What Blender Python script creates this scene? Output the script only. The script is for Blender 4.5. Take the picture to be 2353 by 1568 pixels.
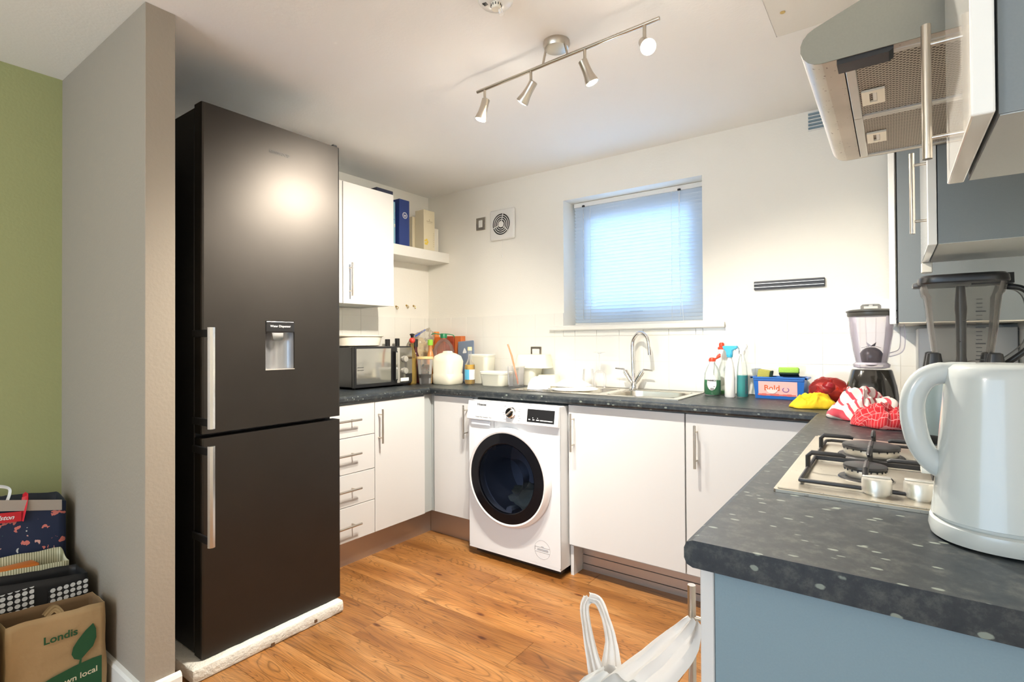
import bpy, bmesh, math, random
from mathutils import Vector, Matrix, noise
random.seed(4)
S = bpy.context.scene
for o in list(bpy.data.objects): bpy.data.objects.remove(o)
COL = S.collection
PI = math.pi
W, H = 3.2675, 2.298          # room width, ceiling height

# ---------------------------------------------------------------- camera
def camera():
    yaw, pitch, roll = 0.6269, 0.0091, -0.0056
    c, s = math.cos(yaw), math.sin(yaw)
    f = Vector((-s, c, 0)); r = Vector((c, s, 0)); u = Vector((0, 0, 1))
    cp, sp = math.cos(pitch), math.sin(pitch)
    f2 = f*cp + u*sp; u2 = u*cp - f*sp
    a, b = math.cos(roll), math.sin(roll)
    r3 = r*a + u2*b; u3 = u2*a - r*b
    cam = bpy.data.cameras.new('camera'); o = bpy.data.objects.new('camera', cam); COL.objects.link(o)
    m = Matrix((r3, u3, -f2)).transposed().to_4x4(); m.translation = (2.8974, -2.908, 1.1895)
    o.matrix_world = m
    cam.sensor_width = 36; cam.lens = 1210.13*36/2353; cam.shift_y = -10.0/2353; cam.clip_start = .02
    S.camera = o
camera()
# ---------------------------------------------------------------- light
S.view_settings.view_transform = 'Standard'; S.view_settings.look = 'None'
S.view_settings.gamma = 1; S.view_settings.use_curve_mapping = False
S.view_settings.exposure = 1.06
w = bpy.data.worlds.new('world'); S.world = w; w.use_nodes = True
w.node_tree.nodes['Background'].inputs[0].default_value = (.55, .77, 1, 1)
w.node_tree.nodes['Background'].inputs[1].default_value = 0.32
def area(name, loc, rot, sx, sy, power, color, spread=PI):
    l = bpy.data.lights.new(name, 'AREA'); l.shape = 'RECTANGLE'; l.size = sx; l.size_y = sy; l.energy = power; l.color = color
    l.spread = spread
    o = bpy.data.objects.new(name, l); COL.objects.link(o); o.location = loc; o.rotation_euler = rot; return o
area('patio_daylight', (1.6, -6.05, 1.15), (PI/2, 0, 0), 2.9, 2.0, 36, (.60, .79, 1))
l = bpy.data.lights.new('added_fill_light', 'POINT'); l.energy = 20; l.color = (1, .90, .78); l.shadow_soft_size = .18  # unseen fill light added behind the camera to lift the ceiling
o = bpy.data.objects.new('added_fill_light', l); COL.objects.link(o); o.location = (1.6, -4.3, 1.85)
area('window_daylight', (1.63, .35, 1.7), (-PI/2, 0, 0), .95, .85, 9, (.35, .62, 1))

# ---------------------------------------------------------------- materials
def new_mat(name):
    m = bpy.data.materials.new(name); m.use_nodes = True
    return m, m.node_tree.nodes, m.node_tree.links, m.node_tree.nodes['Principled BSDF']
def M(name, col, rough=.5, metal=0, coat=0, spec=.5, noise_amt=0, nscale=30, bump=0, bscale=200, emit=None, es=0, trans=0, sub=0, stretch=None, alpha=1):
    m, n, l, b = new_mat(name)
    b.inputs['Base Color'].default_value = (*col, 1); b.inputs['Roughness'].default_value = rough
    b.inputs['Metallic'].default_value = metal; b.inputs['Coat Weight'].default_value = coat; b.inputs['Coat Roughness'].default_value = .03
    b.inputs['Specular IOR Level'].default_value = spec
    b.inputs['Transmission Weight'].default_value = trans
    if emit: b.inputs['Emission Color'].default_value = (*emit, 1); b.inputs['Emission Strength'].default_value = es
    if noise_amt or bump:
        tc = n.new('ShaderNodeNewGeometry'); mp = n.new('ShaderNodeMapping'); l.new(tc.outputs['Position'], mp.inputs[0])
        if stretch: mp.inputs['Scale'].default_value = stretch
    if noise_amt:
        t = n.new('ShaderNodeTexNoise'); t.inputs['Scale'].default_value = nscale; t.inputs['Detail'].default_value = 5
        l.new(mp.outputs[0], t.inputs[0])
        r = n.new('ShaderNodeMix'); r.data_type = 'RGBA'
        r.inputs[6].default_value = (*[max(0, c*(1-noise_amt)) for c in col], 1); r.inputs[7].default_value = (*[min(1, c*(1+noise_amt)) for c in col], 1)
        l.new(t.outputs[0], r.inputs[0]); l.new(r.outputs[2], b.inputs['Base Color'])
    if bump:
        t = n.new('ShaderNodeTexNoise'); t.inputs['Scale'].default_value = bscale; t.inputs['Detail'].default_value = 3
        l.new(mp.outputs[0], t.inputs[0])
        bu = n.new('ShaderNodeBump'); bu.inputs['Strength'].default_value = bump; bu.inputs['Distance'].default_value = .01
        l.new(t.outputs[0], bu.inputs['Height']); l.new(bu.outputs[0], b.inputs['Normal'])
    return m
def clear(name, tint=(1, 1, 1), rough=.05, dens=.12, body=(.9, .9, .9)):
    """thin clear plastic or glass: mostly see-through, glossy at grazing angles, a little body colour"""
    m, n, l, b = new_mat(name)
    out = n['Material Output']
    b.inputs['Base Color'].default_value = (*body, 1); b.inputs['Roughness'].default_value = rough
    tr = n.new('ShaderNodeBsdfTransparent'); tr.inputs[0].default_value = (*tint, 1)
    fr = n.new('ShaderNodeFresnel'); fr.inputs[0].default_value = 1.45
    mth = n.new('ShaderNodeMath'); mth.operation = 'MULTIPLY_ADD'; mth.inputs[1].default_value = .7; mth.inputs[2].default_value = dens; mth.use_clamp = True
    l.new(fr.outputs[0], mth.inputs[0])
    mx = n.new('ShaderNodeMixShader'); l.new(mth.outputs[0], mx.inputs[0]); l.new(tr.outputs[0], mx.inputs[1]); l.new(b.outputs[0], mx.inputs[2])
    l.new(mx.outputs[0], out.inputs[0]); return m
def translucent(name, col, amt=.5, rough=.4):
    m, n, l, b = new_mat(name)
    b.inputs['Base Color'].default_value = (*col, 1); b.inputs['Roughness'].default_value = rough
    t = n.new('ShaderNodeBsdfTranslucent'); t.inputs[0].default_value = (*col, 1)
    mx = n.new('ShaderNodeMixShader'); mx.inputs[0].default_value = amt
    l.new(b.outputs[0], mx.inputs[1]); l.new(t.outputs[0], mx.inputs[2]); l.new(mx.outputs[0], n['Material Output'].inputs[0]); return m
def ramp(n, l, src, stops):
    r = n.new('ShaderNodeValToRGB'); e = r.color_ramp.elements
    while len(e) > 1: e.remove(e[-1])
    e[0].position = stops[0][0]; e[0].color = (*stops[0][1], 1)
    for p, c in stops[1:]:
        k = e.new(p); k.color = (*c, 1)
    l.new(src, r.inputs[0]); return r
def mat_floor():
    m, n, l, b = new_mat('oak_laminate')
    g = n.new('ShaderNodeNewGeometry'); oi = n.new('ShaderNodeObjectInfo')
    vm = n.new('ShaderNodeVectorMath'); vm.operation = 'MULTIPLY_ADD'; vm.inputs[1].default_value = (1, 1, 1)
    cmb = n.new('ShaderNodeCombineXYZ'); ml = n.new('ShaderNodeMath'); ml.operation = 'MULTIPLY'; ml.inputs[1].default_value = 37
    l.new(oi.outputs['Random'], ml.inputs[0]); l.new(ml.outputs[0], cmb.inputs[0]); l.new(ml.outputs[0], cmb.inputs[2])
    l.new(g.outputs['Position'], vm.inputs[0]); l.new(cmb.outputs[0], vm.inputs[2])
    mp = n.new('ShaderNodeMapping'); mp.inputs['Scale'].default_value = (.8, 6, 1); l.new(vm.outputs[0], mp.inputs[0])
    # contour lines of a stretched noise make cathedral grain
    t = n.new('ShaderNodeTexNoise'); t.inputs['Scale'].default_value = 1.3; t.inputs['Detail'].default_value = 2; t.inputs['Distortion'].default_value = .6
    l.new(mp.outputs[0], t.inputs[0])
    k = n.new('ShaderNodeMath'); k.operation = 'MULTIPLY'; k.inputs[1].default_value = 34; l.new(t.outputs[0], k.inputs[0])
    fr = n.new('ShaderNodeMath'); fr.operation = 'FRACT'; l.new(k.outputs[0], fr.inputs[0])
    lines = ramp(n, l, fr.outputs[0], [(0, (.48,)*3), (.18, (.90,)*3), (.6, (1,)*3), (.88, (.90,)*3), (1, (.48,)*3)])
    mp2 = n.new('ShaderNodeMapping'); mp2.inputs['Scale'].default_value = (4, 90, 1); l.new(vm.outputs[0], mp2.inputs[0])
    t2 = n.new('ShaderNodeTexNoise'); t2.inputs['Scale'].default_value = 2.2; t2.inputs['Detail'].default_value = 5; l.new(mp2.outputs[0], t2.inputs[0])
    fib = ramp(n, l, t2.outputs[0], [(.3, (.58,)*3), (.58, (1,)*3)])
    t3 = n.new('ShaderNodeTexNoise'); t3.inputs['Scale'].default_value = 1.6; t3.inputs['Detail'].default_value = 3; l.new(mp.outputs[0], t3.inputs[0])
    base = ramp(n, l, t3.outputs[0], [(.3, (.235,.086,.019)), (.5, (.37,.155,.039)), (.68, (.47,.225,.073))])
    # knots
    mp4 = n.new('ShaderNodeMapping'); mp4.inputs['Scale'].default_value = (1.3, 3.2, 1); l.new(vm.outputs[0], mp4.inputs[0])
    vo = n.new('ShaderNodeTexVoronoi'); vo.inputs['Scale'].default_value = 1.1; vo.voronoi_dimensions = '2D'; l.new(mp4.outputs[0], vo.inputs[0])
    kn = ramp(n, l, vo.outputs['Distance'], [(.0, (.20, .12, .08)), (.022, (.40, .28, .2)), (.04, (.82, .76, .7)), (.16, (1, 1, 1))])
    def mul(a, c, f=1):
        x = n.new('ShaderNodeMix'); x.data_type = 'RGBA'; x.blend_type = 'MULTIPLY'; x.inputs[0].default_value = f
        l.new(a, x.inputs[6]); l.new(c, x.inputs[7]); return x.outputs[2]
    c = mul(mul(mul(base.outputs[0], lines.outputs[0], .9), fib.outputs[0], .75), kn.outputs[0], 1)
    hs = n.new('ShaderNodeHueSaturation'); mr = n.new('ShaderNodeMapRange'); mr.inputs[3].default_value = .88; mr.inputs[4].default_value = 1.1
    l.new(oi.outputs['Random'], mr.inputs[0]); l.new(mr.outputs[0], hs.inputs['Value']); l.new(c, hs.inputs['Color'])
    l.new(hs.outputs[0], b.inputs['Base Color']); b.inputs['Roughness'].default_value = .42
    bu = n.new('ShaderNodeBump'); bu.inputs['Strength'].default_value = .12; bu.inputs['Distance'].default_value = .002
    l.new(t2.outputs[0], bu.inputs['Height']); l.new(bu.outputs[0], b.inputs['Normal'])
    return m
def mat_worktop():
    m, n, l, b = new_mat('slate_laminate')
    g = n.new('ShaderNodeNewGeometry')
    mp = n.new('ShaderNodeMapping'); mp.inputs['Scale'].default_value = (1, 1, 1); mp.inputs['Rotation'].default_value = (0, 0, .5); l.new(g.outputs['Position'], mp.inputs[0])
    t = n.new('ShaderNodeTexNoise'); t.inputs['Scale'].default_value = 38; t.inputs['Detail'].default_value = 6; t.inputs['Roughness'].default_value = .75; l.new(mp.outputs[0], t.inputs[0])
    base = ramp(n, l, t.outputs[0], [(.3, (.005, .010, .015)), (.5, (.018, .023, .027)), (.72, (.070, .075, .068))])
    mp2 = n.new('ShaderNodeMapping'); mp2.inputs['Scale'].default_value = (1, 2.2, 1.6); mp2.inputs['Rotation'].default_value = (0, 0, .35); l.new(g.outputs['Position'], mp2.inputs[0])
    v = n.new('ShaderNodeTexVoronoi'); v.inputs['Scale'].default_value = 42; v.inputs['Randomness'].default_value = 1; l.new(mp2.outputs[0], v.inputs[0])
    d = n.new('ShaderNodeTexNoise'); d.inputs['Scale'].default_value = 120; l.new(g.outputs['Position'], d.inputs[0])
    ad = n.new('ShaderNodeMath'); ad.operation = 'MULTIPLY_ADD'; ad.inputs[1].default_value = .18; l.new(d.outputs[0], ad.inputs[0]); l.new(v.outputs['Distance'], ad.inputs[2])
    fl = ramp(n, l, ad.outputs[0], [(.34, (1, 1, 1)), (.40, (0, 0, 0))])
    sep = n.new('ShaderNodeSeparateColor'); l.new(v.outputs['Color'], sep.inputs[0])
    sel = ramp(n, l, sep.outputs[0], [(.80, (0, 0, 0)), (.82, (1, 1, 1))])
    mm = n.new('ShaderNodeMath'); mm.operation = 'MULTIPLY'; l.new(fl.outputs[0], mm.inputs[0]); l.new(sel.outputs[0], mm.inputs[1])
    x = n.new('ShaderNodeMix'); x.data_type = 'RGBA'; l.new(mm.outputs[0], x.inputs[0]); l.new(base.outputs[0], x.inputs[6]); x.inputs[7].default_value = (.19, .22, .19, 1)
    l.new(x.outputs[2], b.inputs['Base Color']); b.inputs['Roughness'].default_value = .42; b.inputs['Specular IOR Level'].default_value = .5
    return m
def mat_speckled_steel(name, col, spots, rough, sc=(1, 1, 1)):
    m, n, l, b = new_mat(name)
    g = n.new('ShaderNodeNewGeometry')
    t = n.new('ShaderNodeTexNoise'); t.inputs['Scale'].default_value = 8; t.inputs['Detail'].default_value = 4; l.new(g.outputs['Position'], t.inputs[0])
    base = ramp(n, l, t.outputs[0], [(.3, tuple(c*.8 for c in col)), (.65, col)])
    v = n.new('ShaderNodeTexNoise'); v.inputs['Scale'].default_value = 140; v.inputs['Detail'].default_value = 1; l.new(g.outputs['Position'], v.inputs[0])
    fl = ramp(n, l, v.outputs[0], [(.71, (0, 0, 0)), (.75, (spots,)*3)])
    x = n.new('ShaderNodeMix'); x.data_type = 'RGBA'; l.new(fl.outputs[0], x.inputs[0]); l.new(base.outputs[0], x.inputs[6]); x.inputs[7].default_value = (.12, .06, .03, 1)
    l.new(x.outputs[2], b.inputs['Base Color']); b.inputs['Roughness'].default_value = rough; b.inputs['Metallic'].default_value = .85
    return m
def mat_dots(name, a, c, scale, thr=.36, along='YZ', off=(0, 0), rot=0):
    """regular printed dots on the face, measured in metres along two axes"""
    m, n, l, b = new_mat(name)
    tc = n.new('ShaderNodeTexCoord'); sp = n.new('ShaderNodeSeparateXYZ'); mr = n.new('ShaderNodeMapping'); mr.inputs['Rotation'].default_value = (0, 0, rot); l.new(tc.outputs['Object'], mr.inputs[0]); l.new(mr.outputs[0], sp.inputs[0])
    outs = []
    for k, axn in enumerate(along):
        q = n.new('ShaderNodeMath'); q.operation = 'MULTIPLY_ADD'; q.inputs[1].default_value = scale; q.inputs[2].default_value = 50+off[k]; l.new(sp.outputs[axn], q.inputs[0])
        f = n.new('ShaderNodeMath'); f.operation = 'FRACT'; l.new(q.outputs[0], f.inputs[0])
        s = n.new('ShaderNodeMath'); s.operation = 'SUBTRACT'; s.inputs[1].default_value = .5; l.new(f.outputs[0], s.inputs[0])
        p = n.new('ShaderNodeMath'); p.operation = 'POWER'; p.inputs[1].default_value = 2
        ab = n.new('ShaderNodeMath'); ab.operation = 'ABSOLUTE'; l.new(s.outputs[0], ab.inputs[0]); l.new(ab.outputs[0], p.inputs[0]); outs.append(p)
    sm = n.new('ShaderNodeMath'); sm.operation = 'ADD'; l.new(outs[0].outputs[0], sm.inputs[0]); l.new(outs[1].outputs[0], sm.inputs[1])
    lt = n.new('ShaderNodeMath'); lt.operation = 'LESS_THAN'; lt.inputs[1].default_value = thr*thr; l.new(sm.outputs[0], lt.inputs[0])
    x = n.new('ShaderNodeMix'); x.data_type = 'RGBA'; l.new(lt.outputs[0], x.inputs[0]); x.inputs[6].default_value = (*a, 1); x.inputs[7].default_value = (*c, 1)
    l.new(x.outputs[2], b.inputs['Base Color']); b.inputs['Roughness'].default_value = .5
    return m
def mat_print(name, ground, cols, scale, size=.3, rough=.55):
    """scattered small printed motifs"""
    m, n, l, b = new_mat(name)
    tc = n.new('ShaderNodeTexCoord')
    d = n.new('ShaderNodeTexNoise'); d.inputs['Scale'].default_value = scale*3; d.inputs['Detail'].default_value = 1; l.new(tc.outputs['Object'], d.inputs[0])
    v = n.new('ShaderNodeTexVoronoi'); v.inputs['Scale'].default_value = scale; v.inputs['Randomness'].default_value = .75; l.new(tc.outputs['Object'], v.inputs[0])
    ad = n.new('ShaderNodeMath'); ad.operation = 'MULTIPLY_ADD'; ad.inputs[1].default_value = .9; l.new(d.outputs[0], ad.inputs[0]); l.new(v.outputs['Distance'], ad.inputs[2])
    lt = n.new('ShaderNodeMath'); lt.operation = 'LESS_THAN'; lt.inputs[1].default_value = size+.4; l.new(ad.outputs[0], lt.inputs[0])
    sep = n.new('ShaderNodeSeparateColor'); l.new(v.outputs['Color'], sep.inputs[0])
    k = len(cols); cr = ramp(n, l, sep.outputs[0], [(i/k, c) for i, c in enumerate(cols)]); cr.color_ramp.interpolation = 'CONSTANT'
    x = n.new('ShaderNodeMix'); x.data_type = 'RGBA'; l.new(lt.outputs[0], x.inputs[0]); x.inputs[6].default_value = (*ground, 1); l.new(cr.outputs[0], x.inputs[7])
    l.new(x.outputs[2], b.inputs['Base Color']); b.inputs['Roughness'].default_value = rough
    return m
def mat_uvlines(name, ground, line, nu, nv, wd=.12, wv=None, ground2=None):
    """woven cloth check, drawn along the cloth's own uv"""
    m, n, l, b = new_mat(name)
    uv = n.new('ShaderNodeTexCoord'); sp = n.new('ShaderNodeSeparateXYZ'); l.new(uv.outputs['UV'], sp.inputs[0])
    res = []
    for ax, k, ww in (('X', nu, wd), ('Y', nv, wv or wd)):
        if not k: continue
        q = n.new('ShaderNodeMath'); q.operation = 'MULTIPLY'; q.inputs[1].default_value = k; l.new(sp.outputs[ax], q.inputs[0])
        f = n.new('ShaderNodeMath'); f.operation = 'FRACT'; l.new(q.outputs[0], f.inputs[0])
        lt = n.new('ShaderNodeMath'); lt.operation = 'LESS_THAN'; lt.inputs[1].default_value = ww; l.new(f.outputs[0], lt.inputs[0]); res.append(lt)
    o = res[0].outputs[0]
    if len(res) > 1:
        mx = n.new('ShaderNodeMath'); mx.operation = 'MAXIMUM'; l.new(res[0].outputs[0], mx.inputs[0]); l.new(res[1].outputs[0], mx.inputs[1]); o = mx.outputs[0]
    x = n.new('ShaderNodeMix'); x.data_type = 'RGBA'; l.new(o, x.inputs[0]); x.inputs[6].default_value = (*ground, 1); x.inputs[7].default_value = (*line, 1)
    l.new(x.outputs[2], b.inputs['Base Color']); b.inputs['Roughness'].default_value = .9; b.inputs['Sheen Weight'].default_value = .2
    t = n.new('ShaderNodeTexNoise'); t.inputs['Scale'].default_value = 500; bu = n.new('ShaderNodeBump'); bu.inputs['Strength'].default_value = .3; bu.inputs['Distance'].default_value = .003
    l.new(t.outputs[0], bu.inputs['Height']); l.new(bu.outputs[0], b.inputs['Normal'])
    return m
m_wall = M('cream_wall_paint', (.88, .855, .78), .8, bump=.08, bscale=90)
m_ceil = M('white_ceiling_paint', (.92, .915, .89), .85, bump=.06, bscale=90)
m_green = M('sage_green_paint', (.34, .36, .165), .8, bump=.08, bscale=90)
m_taupe = M('taupe_grey_paint', (.31, .268, .215), .75, bump=.1, bscale=90)
m_skirt = M('white_gloss_trim', (.82, .80, .74), .3)
m_floor = mat_floor(); m_joint = M('dark_joint', (.12, .06, .025), .7)
m_top = mat_worktop()
m_white = M('white_satin_door', (.62, .62, .615), .32)
m_gloss = M('white_gloss_door', (.86, .85, .81), .12, coat=.6)
m_carc = M('grey_carcass', (.42, .45, .45), .5, noise_amt=.05, nscale=400)
m_carcend = M('end_panel_daylight_tint', (.19, .275, .325), .42, noise_amt=.06, nscale=400)  # blue of the daylight on the end panel is put into its grey
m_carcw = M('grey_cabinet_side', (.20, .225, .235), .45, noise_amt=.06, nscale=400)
m_steel = M('brushed_steel', (.55, .50, .43), .28, 1, stretch=(1, 1, .02), bump=.08, bscale=900)
m_chrome = M('chrome', (.82, .82, .82), .06, 1)
m_sink = M('sink_steel', (.74, .71, .64), .24, 1)
m_plinth = M('brushed_plinth', (.47, .40, .35), .38, .8, stretch=(.02, 1, 1), bump=.06, bscale=600)
m_fridge = M('black_steel', (.050, .045, .040), .42, .88, noise_amt=.12, nscale=6)
m_fside = M('black_fridge_side', (.008, .008, .009), .45)
m_foam = M('packing_foam', (.72, .70, .63), .7, noise_amt=.12, nscale=40, bump=.5, bscale=90)
m_tile = M('white_glazed_tile', (.89, .87, .80), .12, coat=.4, bump=.05, bscale=14)
m_grout = M('grout', (.78, .75, .68), .9)
m_black = M('black_plastic', (.012, .012, .013), .3)
m_blackm = M('black_enamel', (.015, .015, .017), .38, noise_amt=.3, nscale=80)
m_wplast = M('white_plastic', (.83, .82, .78), .25)
m_kettle = M('kettle_white_plastic', (.52, .55, .54), .2, coat=.3)
m_cream = M('cream_plastic', (.83, .78, .66), .35)
m_glass = clear('clear_glass', dens=.05)
m_purp = clear('clear_lilac_plastic', (.985, .975, .99), dens=.03, body=(.8, .77, .85))
m_smoke = clear('smoky_plastic', (.93, .92, .90), dens=.06, body=(.30, .29, .28))
m_tub = translucent('milky_tub_plastic', (.95, .93, .80), .25)
m_milk = translucent('milky_white_plastic', (.95, .94, .88), .25)
m_slat = translucent('blind_slat', (.74, .82, .90), .35, .3)
m_lamp = M('lamp_glow', (1, 1, 1), .5, emit=(1, .84, .60), es=30)
m_text_d = M('dark_print', (.03, .03, .03), .5)
m_text_w = M('white_print', (.85, .85, .85), .5)
m_red = M('red_print', (.62, .02, .03), .5)
m_alu = M('silver_knob', (.62, .60, .55), .35, .7)

# ---------------------------------------------------------------- helpers
ORG = {}
def link(o):
    COL.objects.link(o); return o
def thing(name, label, cat, loc=(0, 0, 0), group=None):
    o = bpy.data.objects.new(name, None); link(o); o.location = loc; o.empty_display_size = .05
    o['label'] = label; o['category'] = cat
    if group: o['group'] = group
    ORG[o] = Vector(loc); return o
def add(name, bm, mat, parent=None, smooth=False, local=False, label=None):
    me = bpy.data.meshes.new(name)
    o = bpy.data.objects.new(name, me); link(o)
    if parent is not None:
        org = ORG.get(parent, Vector()) if not local else Vector()
        ORG[o] = ORG.get(parent, Vector()); o.parent = parent
    else:
        vs = [v.co for v in bm.verts]
        org = Vector(((min(v.x for v in vs)+max(v.x for v in vs))/2, (min(v.y for v in vs)+max(v.y for v in vs))/2, min(v.z for v in vs)))
        o.location = org; ORG[o] = org.copy()
    if org.length: bmesh.ops.translate(bm, verts=bm.verts, vec=-org)
    bm.normal_update()
    if smooth:
        for f in bm.faces: f.smooth = True
    bm.to_mesh(me); bm.free()
    if smooth is not True and smooth:
        pass
    for mm in (mat if isinstance(mat, (list, tuple)) else [mat]): me.materials.append(mm)
    if smooth == True:
        try: me.set_sharp_from_angle(angle=math.radians(40))
        except Exception: pass
    if label: o['label'] = label
    return o
def tag(o, label, cat, group=None):
    o['label'] = label; o['category'] = cat
    if group: o['group'] = group
    return o
def struct(name, bm, mat, smooth=False):
    o = add(name, bm, mat, None, smooth); o['kind'] = 'structure'; return o
def NB(): return bmesh.new()
def B(bm, x0, x1, y0, y1, z0, z1, bev=0, seg=2, mi=0):
    if x1 < x0: x0, x1 = x1, x0
    if y1 < y0: y0, y1 = y1, y0
    if z1 < z0: z0, z1 = z1, z0
    r = bmesh.ops.create_cube(bm, size=1, matrix=Matrix.Translation(((x0+x1)/2, (y0+y1)/2, (z0+z1)/2)) @ Matrix.Diagonal((x1-x0, y1-y0, z1-z0, 1)))
    vs = r['verts']
    fs = {f for v in vs for f in v.link_faces}
    for f in fs: f.material_index = mi
    if bev:
        es = list({e for v in vs for e in v.link_edges})
        bmesh.ops.bevel(bm, geom=es, offset=bev, segments=seg, affect='EDGES', profile=.5)
    return vs
def box(x0, x1, y0, y1, z0, z1, bev=0, seg=2):
    bm = NB(); B(bm, x0, x1, y0, y1, z0, z1, bev, seg); return bm
def prism(bm, pts, axis, a0, a1):
    """pts 2D polygon; axis 'x': (y,z), 'y': (x,z), 'z': (x,y)"""
    def mk(p, a):
        return {'x': (a, p[0], p[1]), 'y': (p[0], a, p[1]), 'z': (p[0], p[1], a)}[axis]
    A = [bm.verts.new(mk(p, a0)) for p in pts]; C = [bm.verts.new(mk(p, a1)) for p in pts]
    bm.faces.new(A); bm.faces.new(C[::-1])
    n = len(pts)
    for i in range(n): bm.faces.new((A[i], C[i], C[(i+1) % n], A[(i+1) % n]))
    bmesh.ops.recalc_face_normals(bm, faces=bm.faces); return bm
def frame_for(d):
    d = d.normalized(); a = Vector((0, 0, 1)) if abs(d.z) < .9 else Vector((1, 0, 0))
    u = a.cross(d).normalized(); return u, d.cross(u).normalized()
def tube(bm, pts, r, seg=12, cap=True, sx=1, sy=1, closed=False):
    pts = [Vector(p) for p in pts]; n = len(pts); rings = []
    u = None
    for i, p in enumerate(pts):
        if closed: d = (pts[(i+1) % n]-pts[i-1])
        else: d = (pts[min(i+1, n-1)]-pts[max(i-1, 0)])
        d = d.normalized()
        if u is None: u, v = frame_for(d)
        else:
            u = (u - d*u.dot(d)).normalized(); v = d.cross(u).normalized()
        rr = r[i] if isinstance(r, (list, tuple)) else r
        rings.append([bm.verts.new(p+u*math.cos(2*PI*k/seg)*rr*sx+v*math.sin(2*PI*k/seg)*rr*sy) for k in range(seg)])
    for i in range(n if closed else n-1):
        a, b = rings[i], rings[(i+1) % n]
        for k in range(seg): bm.faces.new((a[k], a[(k+1) % seg], b[(k+1) % seg], b[k]))
    if cap and not closed: bm.faces.new(rings[0][::-1]); bm.faces.new(rings[-1])
    return bm
def lathe(bm, prof, c=(0, 0, 0), seg=28, axis=None, sx=1, sy=1, capb=True, capt=True, power=2):
    """prof [(r,z)], revolved about z through c; axis rotates the whole onto that direction"""
    c = Vector(c); rot = Vector((0, 0, 1)).rotation_difference(Vector(axis)) if axis is not None else None
    rings = []
    for r, z in prof:
        ring = []
        for k in range(seg):
            t = 2*PI*k/seg; ct, st = math.cos(t), math.sin(t)
            if power != 2:
                ct = math.copysign(abs(ct)**(2/power), ct); st = math.copysign(abs(st)**(2/power), st)
            p = Vector((r*ct*sx, r*st*sy, z))
            if rot: p = rot @ p
            ring.append(bm.verts.new(c+p))
        rings.append(ring)
    for a, b in zip(rings, rings[1:]):
        for k in range(seg): bm.faces.new((a[k], a[(k+1) % seg], b[(k+1) % seg], b[k]))
    if capb: bm.faces.new(rings[0][::-1])
    if capt: bm.faces.new(rings[-1])
    return bm
def smoothpath(pts, n=6):
    pts = [Vector(p) for p in pts]; out = []
    for i in range(len(pts)-1):
        p0 = pts[max(i-1, 0)]; p1 = pts[i]; p2 = pts[i+1]; p3 = pts[min(i+2, len(pts)-1)]
        for k in range(n):
            t = k/n
            out.append(.5*((2*p1)+(-p0+p2)*t+(2*p0-5*p1+4*p2-p3)*t*t+(-p0+3*p1-3*p2+p3)*t**3))
    out.append(pts[-1]); return out
def text(name, s, size, origin, right, up, mat, parent, bold=0, align='CENTER', extrude=.0002, shear=0, spacing=1):
    cu = bpy.data.curves.new(name, 'FONT'); cu.body = s; cu.size = size; cu.align_x = align; cu.align_y = 'CENTER'; cu.offset = bold
    cu.extrude = extrude; cu.shear = shear; cu.space_character = spacing; cu.resolution_u = 3
    t = bpy.data.objects.new(name, cu); link(t); bpy.context.view_layer.update()
    dg = bpy.context.evaluated_depsgraph_get(); me = bpy.data.meshes.new_from_object(t.evaluated_get(dg))
    bpy.data.objects.remove(t)
    r = Vector(right).normalized(); u = Vector(up).normalized(); m = Matrix((r, u, r.cross(u))).transposed().to_4x4(); m.translation = Vector(origin)
    me.transform(m); bm = NB(); bm.from_mesh(me)
    return add(name, bm, mat, parent)
def pane(bm, o, r, u, w, h):
    """flat printed patch, half sizes w,h, with a hair of thickness"""
    o, r, u = Vector(o), Vector(r).normalized(), Vector(u).normalized(); n = r.cross(u)*.0004
    A = [bm.verts.new(o+r*a*w+u*b*h+n) for a, b in ((-1, -1), (1, -1), (1, 1), (-1, 1))]
    C = [bm.verts.new(v.co-n*2) for v in A]
    bm.faces.new(A); bm.faces.new(C[::-1])
    for i in range(4): bm.faces.new((A[i], C[i], C[(i+1) % 4], A[(i+1) % 4]))
    return bm
def bar(parent, p0, p1, out, r=.006, inset=.03, reach=.034, mat=None, pr=None):
    """bar handle from p0 to p1, with two posts reaching back along -out"""
    p0, p1, out = Vector(p0), Vector(p1), Vector(out); d = (p1-p0).normalized(); bm = NB()
    tube(bm, [p0, p1], r, 14)
    for q in (p0+d*inset, p1-d*inset): tube(bm, [q-out*r*.5, q-out*reach], pr or r*.55, 10)
    return add('handle', bm, mat or m_steel, parent, True)
def copy_tree(o, parent=None, loc=None):
    c = o.copy(); link(c); c.parent = parent
    if loc is not None: c.location = loc
    for ch in o.children: copy_tree(ch, c)
    return c
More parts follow.
